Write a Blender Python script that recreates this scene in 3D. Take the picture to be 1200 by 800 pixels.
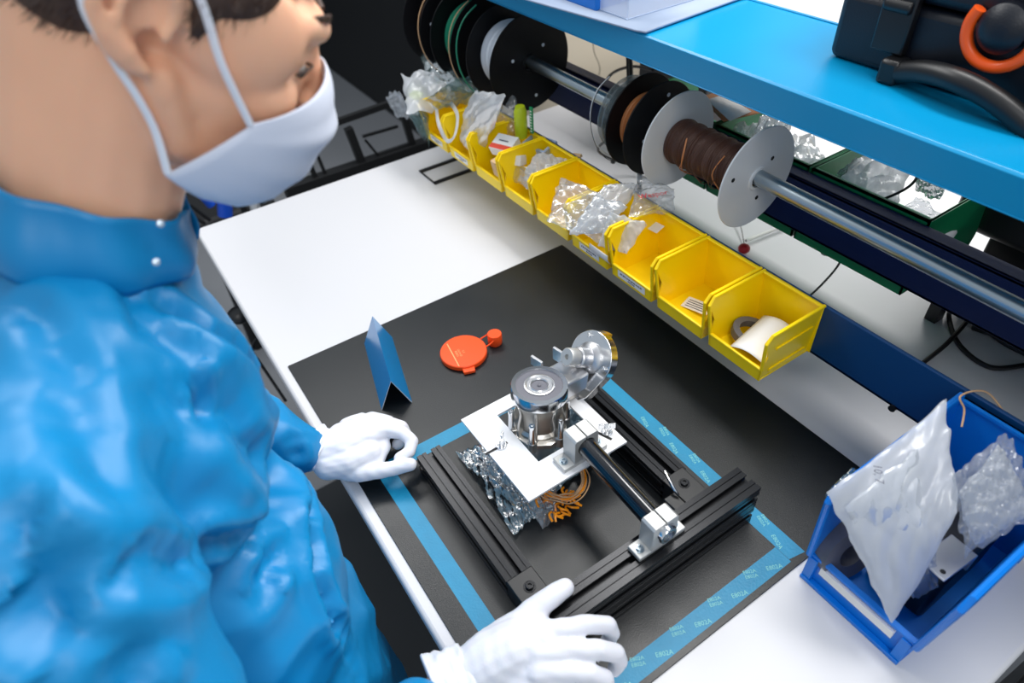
import bpy, bmesh, math, random
import numpy as np
from mathutils import Vector, Matrix, noise as mnoise

for o in list(bpy.data.objects): bpy.data.objects.remove(o, do_unlink=True)
SC = bpy.context.scene
COL = SC.collection
T = 0.90                      # height of the bench top above the floor; all shapes below are written with the bench top at z = 0

# ------------------------------------------------------------------ camera
R0 = Vector((0.55477, 0.83023, -0.05435)); R1 = Vector((-0.54064, 0.40938, 0.73493)); R2 = Vector((-0.63241, 0.37833, -0.67596))
FPX = 788.52; CH = 0.82
cam_d = bpy.data.cameras.new('camera'); cam = bpy.data.objects.new('camera', cam_d); COL.objects.link(cam)
cam.matrix_world = Matrix(((R0.x, R1.x, -R2.x, 0), (R0.y, R1.y, -R2.y, 0), (R0.z, R1.z, -R2.z, CH + T), (0, 0, 0, 1)))
cam_d.sensor_width = 36; cam_d.lens = FPX * 36 / 1200; cam_d.clip_start = 0.02
cam_d.dof.use_dof = True; cam_d.dof.focus_distance = 0.98; cam_d.dof.aperture_fstop = 3.6
SC.camera = cam

# ------------------------------------------------------------------ world, lights, exposure
w = bpy.data.worlds.new('world'); SC.world = w; w.use_nodes = True
w.node_tree.nodes['Background'].inputs[0].default_value = (0.80, 0.90, 1.0, 1)
w.node_tree.nodes['Background'].inputs[1].default_value = 0.50
def area(name, loc, target, sx, sy, power, col=(1, 1, 1)):
    l = bpy.data.lights.new(name, 'AREA'); l.shape = 'RECTANGLE'; l.size = sx; l.size_y = sy; l.energy = power; l.color = col
    o = bpy.data.objects.new(name, l); COL.objects.link(o); o.location = (loc[0], loc[1], loc[2] + T)
    d = Vector(target) - Vector(loc); o.rotation_euler = d.to_track_quat('-Z', 'Y').to_euler(); return o
area('rear_fill', (-0.55, 1.05, 1.90), (-0.55, 0.55, 0), 1.5, 0.40, 28, (1.0, 0.985, 0.96))
area('rear_fill', (-1.95, 0.30, 1.90), (-0.8, 0.15, 0.0), 1.3, 0.45, 19, (1.0, 0.99, 0.97))
area('rear_fill', (1.0, -0.3, 1.90), (0.0, 0.5, 0.0), 0.6, 1.2, 12, (1.0, 0.99, 0.97))
area('rear_fill', (-0.6, 2.6, 1.90), (-0.6, 1.1, 0.1), 1.8, 0.4, 44, (1.0, 0.985, 0.96))  # unseen fill added over the far aisle to brighten the green bins
SC.view_settings.view_transform = 'Standard'; SC.view_settings.look = 'None'
SC.view_settings.gamma = 1; SC.view_settings.use_curve_mapping = False
SC.view_settings.exposure = 0.12

# ------------------------------------------------------------------ helpers
def ray(px, py): return R0 * ((px - 600) / FPX) + R1 * ((400 - py) / FPX) + R2
def P(px, py, z=0.0):
    d = ray(px, py); t = (z - CH) / d.z; return Vector((d.x * t, d.y * t, z))
def PY(px, py, y):
    d = ray(px, py); t = y / d.y; return Vector((d.x * t, y, CH + d.z * t))
def PX(px, py, x):
    d = ray(px, py); t = x / d.x; return Vector((x, d.y * t, CH + d.z * t))
def PD(px, py, dep): return ray(px, py) * dep + Vector((0, 0, CH))

def lin(c):
    r = []
    for v in c[:3]:
        v = v / 255.0; r.append(v / 12.92 if v <= 0.04045 else ((v + 0.055) / 1.055) ** 2.4)
    return (r[0], r[1], r[2], 1)
MATS = {}
def mat(name, rgb, rough=0.5, metal=0.0, spec=0.5, var=0.0, vscale=8, bump=0.0, bscale=200, sss=0.0, aniso=None, coat=0.0, sheen=0.0, rvar=0.0, stretch=None):
    m = bpy.data.materials.new(name); m.use_nodes = True; nt = m.node_tree; b = nt.nodes['Principled BSDF']
    c = lin(rgb)
    b.inputs['Base Color'].default_value = c; b.inputs['Roughness'].default_value = rough; b.inputs['Metallic'].default_value = metal
    b.inputs['Specular IOR Level'].default_value = spec
    if coat: b.inputs['Coat Weight'].default_value = coat; b.inputs['Coat Roughness'].default_value = 0.15
    if sheen: b.inputs['Sheen Weight'].default_value = sheen
    if sss: b.inputs['Subsurface Weight'].default_value = sss; b.inputs['Subsurface Scale'].default_value = 0.01; b.inputs['Subsurface Radius'].default_value = (1, 0.35, 0.2)
    tc = nt.nodes.new('ShaderNodeTexCoord'); src = tc.outputs['Object']
    if stretch:
        mp = nt.nodes.new('ShaderNodeMapping'); mp.inputs['Scale'].default_value = stretch; nt.links.new(src, mp.inputs[0]); src = mp.outputs[0]
    if var or rvar:
        n = nt.nodes.new('ShaderNodeTexNoise'); n.inputs['Scale'].default_value = vscale; n.inputs['Detail'].default_value = 6; nt.links.new(src, n.inputs['Vector'])
        if var:
            mx = nt.nodes.new('ShaderNodeMix'); mx.data_type = 'RGBA'
            mx.inputs[6].default_value = tuple(max(0, v * (1 - var)) for v in c[:3]) + (1,); mx.inputs[7].default_value = tuple(min(1, v * (1 + var)) for v in c[:3]) + (1,)
            nt.links.new(n.outputs[0], mx.inputs[0]); nt.links.new(mx.outputs[2], b.inputs['Base Color'])
        if rvar:
            mr = nt.nodes.new('ShaderNodeMapRange'); mr.inputs[1].default_value = 0.3; mr.inputs[2].default_value = 0.7
            mr.inputs[3].default_value = max(0, rough - rvar); mr.inputs[4].default_value = min(1, rough + rvar)
            nt.links.new(n.outputs[0], mr.inputs[0]); nt.links.new(mr.outputs[0], b.inputs['Roughness'])
    if bump:
        n2 = nt.nodes.new('ShaderNodeTexNoise'); n2.inputs['Scale'].default_value = bscale; n2.inputs['Detail'].default_value = 4; nt.links.new(src, n2.inputs['Vector'])
        bp = nt.nodes.new('ShaderNodeBump'); bp.inputs['Strength'].default_value = bump; bp.inputs['Distance'].default_value = 0.001
        nt.links.new(n2.outputs[0], bp.inputs['Height']); nt.links.new(bp.outputs[0], b.inputs['Normal'])
    MATS[name] = m; return m
def film(name, rgb, body=0.3, rough=0.12, gloss=0.5, bump=0.4, bscale=60):
    """thin plastic film: partly see-through, milky, glossy at glancing angles"""
    m = bpy.data.materials.new(name); m.use_nodes = True; nt = m.node_tree; N = nt.nodes; L = nt.links
    out = N['Material Output']; N.remove(N['Principled BSDF'])
    tr = N.new('ShaderNodeBsdfTransparent'); tr.inputs[0].default_value = (0.96, 0.97, 0.98, 1)
    di = N.new('ShaderNodeBsdfDiffuse'); di.inputs[0].default_value = lin(rgb)
    tl = N.new('ShaderNodeBsdfTranslucent'); tl.inputs[0].default_value = lin(rgb)
    ml = N.new('ShaderNodeMixShader'); ml.inputs[0].default_value = 0.4; L.new(di.outputs[0], ml.inputs[1]); L.new(tl.outputs[0], ml.inputs[2])
    m1 = N.new('ShaderNodeMixShader'); m1.inputs[0].default_value = body; L.new(tr.outputs[0], m1.inputs[1]); L.new(ml.outputs[0], m1.inputs[2])
    gl = N.new('ShaderNodeBsdfGlossy'); gl.inputs['Roughness'].default_value = rough
    lw = N.new('ShaderNodeLayerWeight'); lw.inputs[0].default_value = 0.35
    mu = N.new('ShaderNodeMath'); mu.operation = 'MULTIPLY'; mu.inputs[1].default_value = gloss; L.new(lw.outputs[0], mu.inputs[0])
    ad = N.new('ShaderNodeMath'); ad.operation = 'ADD'; ad.inputs[1].default_value = 0.05; L.new(mu.outputs[0], ad.inputs[0])
    m2 = N.new('ShaderNodeMixShader'); L.new(ad.outputs[0], m2.inputs[0]); L.new(m1.outputs[0], m2.inputs[1]); L.new(gl.outputs[0], m2.inputs[2])
    L.new(m2.outputs[0], out.inputs[0])
    tc = N.new('ShaderNodeTexCoord'); n = N.new('ShaderNodeTexNoise'); n.inputs['Scale'].default_value = bscale; n.inputs['Detail'].default_value = 3
    L.new(tc.outputs['Object'], n.inputs['Vector']); b = N.new('ShaderNodeBump'); b.inputs['Strength'].default_value = bump; b.inputs['Distance'].default_value = 0.003
    L.new(n.outputs[0], b.inputs['Height']); L.new(b.outputs[0], gl.inputs['Normal']); L.new(b.outputs[0], di.inputs['Normal'])
    MATS[name] = m; return m

class MB:
    def __init__(s): s.v = []; s.f = []
    def add(s, vs, fs):
        k = len(s.v); s.v += [tuple(v) for v in vs]; s.f += [tuple(i + k for i in f) for f in fs]; return s
    def box(s, a, b, M=None):
        x0, y0, z0 = a; x1, y1, z1 = b
        vs = [Vector(p) for p in ((x0, y0, z0), (x1, y0, z0), (x1, y1, z0), (x0, y1, z0), (x0, y0, z1), (x1, y0, z1), (x1, y1, z1), (x0, y1, z1))]
        if M: vs = [M @ v for v in vs]
        return s.add(vs, [(0, 3, 2, 1), (4, 5, 6, 7), (0, 1, 5, 4), (1, 2, 6, 5), (2, 3, 7, 6), (3, 0, 4, 7)])
    def cyl(s, p0, p1, r0, r1=None, n=24, caps=True):
        return s.lathe([(r0, 0.0), (r0 if r1 is None else r1, 1.0)], p0, p1, n, caps)
    def lathe(s, prof, p0, p1, n=32, caps=True, unit=False):
        """profile (radius, position); position is a fraction from p0 to p1, or metres along that direction when unit"""
        p0 = Vector(p0); p1 = Vector(p1); d = p1 - p0; L = 1.0 if not unit else 1.0 / d.length
        q = d.to_track_quat('Z', 'Y'); ex = q @ Vector((1, 0, 0)); ey = q @ Vector((0, 1, 0)); vs = []; fs = []
        for r, t in prof:
            c = p0 + d * (t * L)
            for i in range(n):
                a = 2 * math.pi * i / n; vs.append(c + ex * (r * math.cos(a)) + ey * (r * math.sin(a)))
        for j in range(len(prof) - 1):
            for i in range(n):
                a = j * n + i; b = j * n + (i + 1) % n; fs.append((a, b, b + n, a + n))
        if caps:
            fs.append(tuple(range(n - 1, -1, -1))); k = (len(prof) - 1) * n; fs.append(tuple(k + i for i in range(n)))
        return s.add(vs, fs)
    def prism(s, poly, o, ax, ay, az, L):
        """polygon in the plane (ax, ay) at o, extruded by L along az"""
        o = Vector(o); ax = Vector(ax); ay = Vector(ay); az = Vector(az); n = len(poly)
        vs = [o + ax * a + ay * b for a, b in poly] + [o + ax * a + ay * b + az * L for a, b in poly]
        fs = [tuple(range(n - 1, -1, -1)), tuple(range(n, 2 * n))] + [(i, (i + 1) % n, n + (i + 1) % n, n + i) for i in range(n)]
        return s.add(vs, fs)
    def tube(s, pts, r, n=10, sub=6, closed=False, flat=1.0):
        pts = [Vector(p) for p in pts]; q = []
        if sub > 1 and len(pts) > 2:
            m = len(pts)
            for i in range(m if closed else m - 1):
                g = (lambda k: pts[k % m]) if closed else (lambda k: pts[min(max(k, 0), m - 1)])
                p0, p1, p2, p3 = g(i - 1), g(i), g(i + 1), g(i + 2)
                for j in range(sub):
                    t = j / sub; q.append(0.5 * ((2 * p1) + (p2 - p0) * t + (2 * p0 - 5 * p1 + 4 * p2 - p3) * t * t + (3 * p1 - p0 - 3 * p2 + p3) * t ** 3))
            if not closed: q.append(pts[-1])
        else: q = pts
        m = len(q); vs = []; fs = []; up = None
        for i, p in enumerate(q):
            d = (q[(i + 1) % m] - q[i - 1]) if closed else (q[min(i + 1, m - 1)] - q[max(i - 1, 0)])
            d.normalize()
            if up is None: up = d.orthogonal().normalized()
            up = (up - d * up.dot(d)).normalized(); sd = d.cross(up)
            rr = r(i / (m - 1)) if callable(r) else r
            for k in range(n):
                a = 2 * math.pi * k / n; vs.append(p + up * (rr * math.cos(a)) + sd * (rr * flat * math.sin(a)))
        for i in range(m if closed else m - 1):
            for k in range(n):
                a = i * n + k; b = i * n + (k + 1) % n; c = ((i + 1) % m) * n
                fs.append((a, b, c + (k + 1) % n, c + k))
        if not closed: fs += [tuple(range(n - 1, -1, -1)), tuple((m - 1) * n + k for k in range(n))]
        return s.add(vs, fs)
    def ell(s, c, r, M=None, n=20, m=12):
        c = Vector(c); vs = []; fs = []; r = (r, r, r) if not hasattr(r, '__len__') else r
        for j in range(1, m):
            th = math.pi * j / m
            for i in range(n):
                a = 2 * math.pi * i / n; v = Vector((r[0] * math.sin(th) * math.cos(a), r[1] * math.sin(th) * math.sin(a), r[2] * math.cos(th)))
                vs.append(c + (M @ v if M else v))
        t = Vector((0, 0, r[2])); vs += [c + (M @ t if M else t), c - (M @ t if M else t)]; k = (m - 1) * n
        for j in range(m - 2):
            for i in range(n): a = j * n + i; b = j * n + (i + 1) % n; fs.append((a, a + n, b + n, b))
        for i in range(n): fs.append((k, i, (i + 1) % n)); fs.append((k + 1, (m - 2) * n + (i + 1) % n, (m - 2) * n + i))
        return s.add(vs, fs)
    def cap(s, p0, r0, p1, r1, n=16):
        """tapered capsule"""
        p0 = Vector(p0); p1 = Vector(p1); L = max((p1 - p0).length, 1e-5); d = (p1 - p0) / L; pr = []
        for k in range(1, 6): a = math.pi / 2 * k / 5; pr.append((r0 * math.sin(a), -r0 * math.cos(a)))
        for k in range(0, 5): a = math.pi / 2 * k / 5; pr.append((r1 * math.cos(a), L + r1 * math.sin(a)))
        return s.lathe(pr, p0, p0 + d, n, True, True)
    def chain(s, pts):
        for a, b in zip(pts, pts[1:]): s.cap(a[0], a[1], b[0], b[1])
        return s
    def grid(s, fn, nu, nv, closed_u=False):
        vs = []; fs = []
        for j in range(nv + 1):
            for i in range(nu + (0 if closed_u else 1)): vs.append(fn(i / nu, j / nv))
        W = nu + (0 if closed_u else 1)
        for j in range(nv):
            for i in range(nu): a = j * W + i; b = j * W + (i + 1) % W; fs.append((a, b, b + W, a + W))
        return s.add(vs, fs)

def link(name, me, m, parent, label=None, loc=None, smooth=35):
    if m: me.materials.append(MATS[m] if isinstance(m, str) else m)
    o = bpy.data.objects.new(name, me); COL.objects.link(o)
    if parent is not None:
        root = parent
        off = Vector(root.get('_o', (0, 0, 0)))
        me.transform(Matrix.Translation(-off)); o.parent = parent; o['_o'] = tuple(off)
    else:
        vs = [v.co for v in me.vertices]
        c = Vector(loc) if loc is not None else Vector(((min(v.x for v in vs) + max(v.x for v in vs)) / 2, (min(v.y for v in vs) + max(v.y for v in vs)) / 2, min(v.z for v in vs)))
        me.transform(Matrix.Translation(-c)); o.location = c + Vector((0, 0, T)); o['_o'] = tuple(c)
    if label: o['label'] = label
    if smooth and len(me.polygons):
        me.shade_smooth(); me.set_sharp_from_angle(angle=math.radians(smooth))
    return o
def build(mb, name, m, parent=None, label=None, bevel=0, seg=2, smooth=35, solid=0, sub=0, loc=None, merge=False):
    me = bpy.data.meshes.new(name); me.from_pydata(mb.v, [], mb.f)
    bm = bmesh.new(); bm.from_mesh(me)
    if merge: bmesh.ops.remove_doubles(bm, verts=bm.verts, dist=1e-5)
    bmesh.ops.recalc_face_normals(bm, faces=bm.faces); bm.to_mesh(me); bm.free()
    o = link(name, me, m, parent, label, loc, smooth)
    if solid: md = o.modifiers.new('solid', 'SOLIDIFY'); md.thickness = solid; md.offset = 0
    if bevel: md = o.modifiers.new('bevel', 'BEVEL'); md.width = bevel; md.segments = seg; md.limit_method = 'ANGLE'; md.angle_limit = math.radians(40)
    if sub: md = o.modifiers.new('sub', 'SUBSURF'); md.levels = sub; md.render_levels = sub
    return o
def remesh(mb, voxel, smooth_it=4, fac=0.5, displace=None):
    """one continuous skin round everything in mb"""
    me = bpy.data.meshes.new('tmp'); me.from_pydata(mb.v, [], mb.f)
    o = bpy.data.objects.new('tmp', me); COL.objects.link(o)
    bm = bmesh.new(); bm.from_mesh(me); bmesh.ops.recalc_face_normals(bm, faces=bm.faces); bm.to_mesh(me); bm.free()
    a = o.modifiers.new('r', 'REMESH'); a.mode = 'VOXEL'; a.voxel_size = voxel
    if smooth_it: b = o.modifiers.new('s', 'SMOOTH'); b.iterations = smooth_it; b.factor = fac
    dg = bpy.context.evaluated_depsgraph_get(); dg.update()
    r = bpy.data.meshes.new_from_object(o.evaluated_get(dg)); bpy.data.objects.remove(o); r.materials.clear()
    if displace:
        n = len(r.vertices); co = np.empty(n * 3); r.vertices.foreach_get('co', co); co = co.reshape(-1, 3)
        no = np.empty(n * 3); r.vertex_normals.foreach_get('vector', no) if hasattr(r.vertex_normals, 'foreach_get') else None; no = no.reshape(-1, 3)
        co = displace(co, no); r.vertices.foreach_set('co', co.ravel()); r.update()
    return r
def thing(name, label, cat, loc, group=None):
    o = bpy.data.objects.new(name, None); COL.objects.link(o); o.location = Vector(loc) + Vector((0, 0, T)); o['_o'] = tuple(loc)
    o.empty_display_size = 0.05; o['label'] = label; o['category'] = cat
    if group: o['group'] = group
    return o
def tag(o, label, cat, group=None):
    o['label'] = label; o['category'] = cat
    if group: o['group'] = group
    return o
def struct(o): o['kind'] = 'structure'; return o
def text_mesh(txt, size, M, ext=0.0):
    cu = bpy.data.curves.new('t', 'FONT'); cu.body = txt; cu.size = size; cu.align_x = 'CENTER'; cu.align_y = 'CENTER'; cu.extrude = ext; cu.resolution_u = 2
    o = bpy.data.objects.new('t', cu); COL.objects.link(o); dg = bpy.context.evaluated_depsgraph_get(); dg.update()
    me = bpy.data.meshes.new_from_object(o.evaluated_get(dg)); bpy.data.objects.remove(o); me.transform(M)
    mb = MB(); mb.add([v.co for v in me.vertices], [tuple(p.vertices) for p in me.polygons]); return mb
def frame(o, ax, ay, az=None):
    ax = Vector(ax).normalized(); ay = Vector(ay); ay = (ay - ax * ay.dot(ax)).normalized(); az = ax.cross(ay)
    return Matrix(((ax.x, ay.x, az.x, o[0]), (ax.y, ay.y, az.y, o[1]), (ax.z, ay.z, az.z, o[2]), (0, 0, 0, 1)))

# ------------------------------------------------------------------ materials
mat('table_white', (214, 214, 218), 0.45, var=0.015, vscale=3)
mat('table_edge', (225, 226, 230), 0.4)
mat('mat_black', (15, 20, 24), 0.36, spec=0.5, var=0.25, vscale=5, bump=0.25, bscale=700, rvar=0.06)
mat('tape_blue', (0, 134, 176), 0.45, var=0.12, vscale=60, bump=0.3, bscale=300)
mat('tape_print', (130, 205, 200), 0.5)
mat('shelf_blue', (0, 138, 190), 0.3, var=0.03)
mat('beam_blue', (0, 58, 108), 0.42, var=0.05)
mat('rail_navy', (3, 28, 78), 0.45)
mat('steel', (170, 182, 190), 0.3, 1.0, var=0.05)
mat('alu_cast', (196, 192, 186), 0.33, 1.0, var=0.12, vscale=60, bump=0.25, bscale=260)
mat('alu_milled', (214, 214, 216), 0.30, 0.85, var=0.04, bump=0.1, bscale=400)
mat('alu_matte', (198, 198, 196), 0.5, 0.6, bump=0.15, bscale=500)
mat('chrome', (225, 226, 228), 0.17, 1.0)
mat('ring_grey', (108, 108, 116), 0.5, 0.2, bump=0.2, bscale=400)
mat('plate_white', (244, 244, 246), 0.4)
mat('anodized_black', (30, 31, 34), 0.27, 0.6, spec=0.6, bump=0.05, bscale=900)
mat('plastic_black', (16, 17, 20), 0.38)
mat('matte_black', (10, 11, 14), 0.6)
mat('case_black', (9, 14, 26), 0.42, bump=0.3, bscale=500)
mat('tube_black', (10, 14, 22), 0.12, 0.3, coat=1.0)
mat('yellow_bin', (255, 216, 0), 0.38, var=0.03, sss=0.0)
mat('blue_crate', (0, 118, 216), 0.34, var=0.03)
mat('green_bin', (8, 135, 84), 0.4)
mat('paper', (236, 234, 232), 0.7)
mat('card_red', (220, 62, 32), 0.6)
mat('card_tan', (214, 178, 132), 0.7)
mat('print_grey', (84, 86, 100), 0.7)
mat('print_red', (214, 32, 38), 0.5)
mat('cap_orange', (250, 84, 28), 0.38, spec=0.4)
mat('cap_print', (255, 170, 110), 0.5)
mat('tent_blue', (0, 132, 200), 0.28, 0.0, coat=0.6)
mat('tent_edge', (208, 212, 218), 0.4)
mat('spool_black', (4, 5, 9), 0.5, spec=0.25)
mat('spool_white', (205, 208, 212), 0.42, sss=0.0)
mat('wire_brown', (80, 50, 38), 0.45, bump=0.9, bscale=500, stretch=(6, 1, 1), var=0.35, vscale=30)
mat('wire_copper', (190, 120, 70), 0.4)
mat('wire_white', (200, 206, 214), 0.45)
mat('wire_green', (20, 130, 100), 0.4)
mat('cable_black', (10, 10, 14), 0.45)
mat('cable_thin', (70, 66, 60), 0.5)
mat('amber', (246, 150, 10), 0.3)
mat('wire_tan', (200, 160, 120), 0.35)
mat('floor_grey', (132, 134, 138), 0.55, var=0.06, vscale=4, bump=0.1, bscale=100)
mat('floor_mat', (42, 46, 50), 0.75, bump=0.5, bscale=200)
mat('wall_beige', (196, 186, 168), 0.7)
mat('room_dark', (30, 33, 38), 0.7)
mat('blue_plastic', (20, 80, 200), 0.4)
mat('orange_cord', (255, 96, 30), 0.35)
mat('grey_board', (158, 174, 200), 0.5)
mat('box_blue', (0, 112, 205), 0.4)
mat('gasket', (34, 20, 16), 0.5)
mat('lime', (182, 200, 30), 0.4)
mat('red_plastic', (190, 24, 40), 0.4)
mat('skin', (241, 184, 150), 0.46, sss=0.25, var=0.10, vscale=14, bump=0.15, bscale=600)
mat('lip_lid', (176, 100, 84), 0.5)
mat('eye_white', (220, 214, 208), 0.2)
mat('eye_iris', (60, 70, 66), 0.1)
mat('hair', (66, 46, 36), 0.55, var=0.4, vscale=60, bump=1.0, bscale=300)
mat('mask_cloth', (206, 212, 228), 0.75, bump=0.25, bscale=900, sheen=0.1)
mat('strap_white', (232, 234, 242), 0.7)
mat('glove_white', (224, 225, 233), 0.52, sss=0.08, bump=0.25, bscale=700)
mat('gown_blue', (0, 130, 190), 0.42, spec=0.5, var=0.04, vscale=6)
mat('trousers', (40, 48, 66), 0.8)
mat('shoe', (24, 24, 28), 0.5)
mat('snap', (190, 205, 220), 0.3, 0.8)
mat('tag_amber', (214, 160, 30), 0.3, 0.5)
film('bag_clear', (214, 220, 228), 0.22, 0.2, 0.3, 0.3, 40)
film('bag_milky', (240, 243, 248), 0.62, 0.25, 0.4, 0.2, 30)
film('bag_teal', (120, 160, 160), 0.35, 0.15, 0.6, 0.6, 40)
film('bag_static', (150, 186, 206), 0.50, 0.2, 0.9, 0.6, 90)
film('film_disc', (190, 210, 214), 0.16, 0.1, 0.6, 0.1, 20)

# soft creases of the gown cloth, as relief
nt = MATS['gown_blue'].node_tree; b_ = nt.nodes['Principled BSDF']; tc_ = nt.nodes.new('ShaderNodeTexCoord'); mp_ = nt.nodes.new('ShaderNodeMapping'); mp_.inputs['Scale'].default_value = (1, 1, .55); mp_.inputs['Rotation'].default_value = (.5, .6, .3)
nz = nt.nodes.new('ShaderNodeTexNoise'); nz.noise_type = 'RIDGED_MULTIFRACTAL'; nz.inputs['Scale'].default_value = 7; nz.inputs['Detail'].default_value = 2; nz.inputs['Distortion'].default_value = .8
bb_ = nt.nodes.new('ShaderNodeBump'); bb_.inputs['Strength'].default_value = .18; bb_.inputs['Distance'].default_value = .005
nt.links.new(tc_.outputs['Object'], mp_.inputs[0]); nt.links.new(mp_.outputs[0], nz.inputs['Vector']); nt.links.new(nz.outputs[0], bb_.inputs['Height']); nt.links.new(bb_.outputs[0], b_.inputs['Normal'])

# ------------------------------------------------------------------ the room
struct(build(MB().box((-7, -3, -0.95), (3, 7, -0.90)), 'floor', 'floor_grey'))
struct(build(MB().box((-7.1, -3, -0.90), (-7.0, 7, 2.2)), 'wall_left', 'room_dark'))
struct(build(MB().box((-7, 7, -0.90), (3, 7.1, 2.2)), 'wall_back', 'room_dark'))
# ------------------------------------------------------------------ workbench
TY0, TY1, TX0, TX1 = 0.085, 1.80, -1.53, 0.03
bench = thing('workbench', 'white-topped workbench with blue rails and a bright blue shelf above it', 'workbench', (-0.75, 0.8, -0.9))
def rrect(x0, y0, x1, y1, r, n=5):
    pts = []
    for cx, cy, a0 in ((x1 - r, y0 + r, -90), (x1 - r, y1 - r, 0), (x0 + r, y1 - r, 90), (x0 + r, y0 + r, 180)):
        for i in range(n + 1):
            a = math.radians(a0 + 90 * i / n); pts.append((cx + r * math.cos(a), cy + r * math.sin(a)))
    return pts
build(MB().prism(rrect(TX0, TY0, TX1, TY1, 0.014), (0, 0, -0.028), (1, 0, 0), (0, 1, 0), (0, 0, 1), 0.028), 'table_top', 'table_white', bench, bevel=0.006, seg=3)
for x in (TX0 + 0.12, TX1 - 0.12):
    for y in (TY0 + 0.3, TY1 - 0.12):
        build(MB().box((x - 0.025, y - 0.025, -0.9), (x + 0.025, y + 0.025, -0.028)), 'leg', 'beam_blue', bench, bevel=0.003)
build(MB().box((TX0 + 0.12, TY0 + 0.28, -0.1), (TX1 - 0.12, TY0 + 0.32, -0.028)), 'apron', 'beam_blue', bench)
# rail that carries the yellow bins
RY = 0.747
b1 = build(MB().box((-1.47, RY, 0.10), (0.40, RY + 0.006, 0.19)).box((-1.47, RY, 0.10), (0.40, RY + 0.035, 0.106)), 'bin_rail', 'beam_blue', bench, label='dark blue steel rail that the yellow bins hang from', bevel=0.0015)
build(MB().cyl((-0.245, RY - 0.004, 0.1), (-0.245, RY + 0.01, 0.1), 0.005), 'rivet', 'plastic_black', bench)
# rear rail behind the spool rod
b2 = build(MB().box((-1.55, 0.90, 0.165), (0.40, 0.906, 0.256)).box((-1.55, 0.90, 0.250), (0.40, 0.93, 0.256)).box((-1.55, 0.90, 0.165), (0.40, 0.93, 0.171)), 'rear_rail', 'rail_navy', bench, label='navy rail behind the spool rod', bevel=0.0015)
for x in (-1.60, 0.42):
    build(MB().box((x - 0.03, 0.86, 0.0), (x + 0.03, 0.94, 0.46)), 'upright', 'rail_navy', bench, bevel=0.003)
    build(MB().box((x - 0.02, 0.74, 0.27), (x + 0.02, 0.87, 0.32)), 'rod_bracket', 'rail_navy', bench, bevel=0.002)
# bright blue shelf: folded sheet with a front lip
SH = MB().box((-1.66, 0.752, 0.4585), (0.50, 0.985, 0.4600))
SH.prism([(0.0, 0.0), (0.0015, -0.041), (0.0035, -0.041), (0.0035, -0.0025), (0.012, 0.0), (0.012, 0.003), (0.0035, 0.003)], (-1.66, 0.7455, 0.4570), (0, 1, 0), (0, 0, 1), (1, 0, 0), 2.16)
SH.box((-1.66, 0.7455, 0.4155), (0.50, 0.765, 0.4172)).box((-1.66, 0.980, 0.43), (0.5, 0.985, 0.462))
build(SH, 'shelf', 'shelf_blue', bench, label='bright blue steel shelf with folded front lip', bevel=0.0008)
# opposite side of the bench
build(MB().box((-1.66, 0.992, 0.445), (0.5, 1.15, 0.455)), 'rear_shelf', 'alu_matte', bench, label='grey metal rear shelf')
build(MB().box((-1.53, 1.80, -0.1), (0.6, 1.82, 0.45)), 'back_panel', 'wall_beige', bench, label='beige panel standing behind the bench')
build(MB().box((-1.66, 1.02, -0.9), (-1.635, 2.1, 0.50)), 'side_panel', 'wall_beige', bench, label='beige panel at the far left end of the bench')
# ------------------------------------------------------------------ black bench mat and the tape frame on it
MX0, MX1, MY0, MY1 = -0.953, -0.188, 0.103, 0.711
build(MB().prism(rrect(MX0, MY0, MX1, MY1, 0.003), (0, 0, 0.0002), (1, 0, 0), (0, 1, 0), (0, 0, 1), 0.002), 'bench_mat', 'mat_black', bevel=0.0006)
tag(bpy.data.objects['bench_mat'], 'large black rubber mat covering the middle of the white bench top', 'mat')
ZM = 0.0022
def tape(name, pts, label, texts):
    t = thing('masking_tape', label, 'tape', (pts[0][0], pts[0][1], ZM), 'blue tape strips on the black mat')
    build(MB().prism(pts, (0, 0, ZM), (1, 0, 0), (0, 1, 0), (0, 0, 1), 0.0002), 'tape_strip', 'tape_blue', t)
    mb = MB()
    for x, y, a, s, tx in texts:
        m = text_mesh(tx, s, Matrix.Translation((x, y, ZM + 0.0004)) @ Matrix.Rotation(math.radians(a), 4, 'Z')); mb.add(m.v, m.f)
    if texts:
        o = build(mb, 'print', 'tape_print', t, smooth=0)
random.seed(4)
def tt(x0, y0, x1, y1, n, ang, faint=False):
    r = []
    for i in range(n):
        f = (i + 0.5) / n; s = 0.0065 if i % 2 else 0.0082; k = (i % 2) * 2 - 1
        dx, dy = (x1 - x0), (y1 - y0); L = math.hypot(dx, dy)
        r.append((x0 + dx * f - dy / L * 0.0055 * k, y0 + dy * f + dx / L * 0.0055 * k, ang + random.uniform(-3, 3), s, 'E802A' if i % 2 == 0 else 'E802A\nE802A'))
    return r
tape('tape', [(-0.655, 0.1325), (-0.196, 0.1325), (-0.196, 0.157), (-0.655, 0.157)], 'blue masking tape strip nearest the front edge of the bench', tt(-0.34, 0.145, -0.22, 0.145, 3, 0))
tape('tape', [(-0.657, 0.1575), (-0.632, 0.1575), (-0.628, 0.513), (-0.653, 0.513)], 'blue masking tape strip across the left end of the extrusion frame', [])
tape('tape', [(-0.655, 0.5135), (-0.2, 0.5135), (-0.1955, 0.5385), (-0.655, 0.5385)], 'blue printed tape strip behind the frame, its end under the blue crate', tt(-0.50, 0.526, -0.21, 0.526, 9, -17))
tape('tape', [(-0.221, 0.1575), (-0.196, 0.1575), (-0.1965, 0.513), (-0.222, 0.513)], 'blue printed tape strip on the right, between black beam and white bench top', tt(-0.209, 0.22, -0.209, 0.505, 9, 68))

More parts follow.
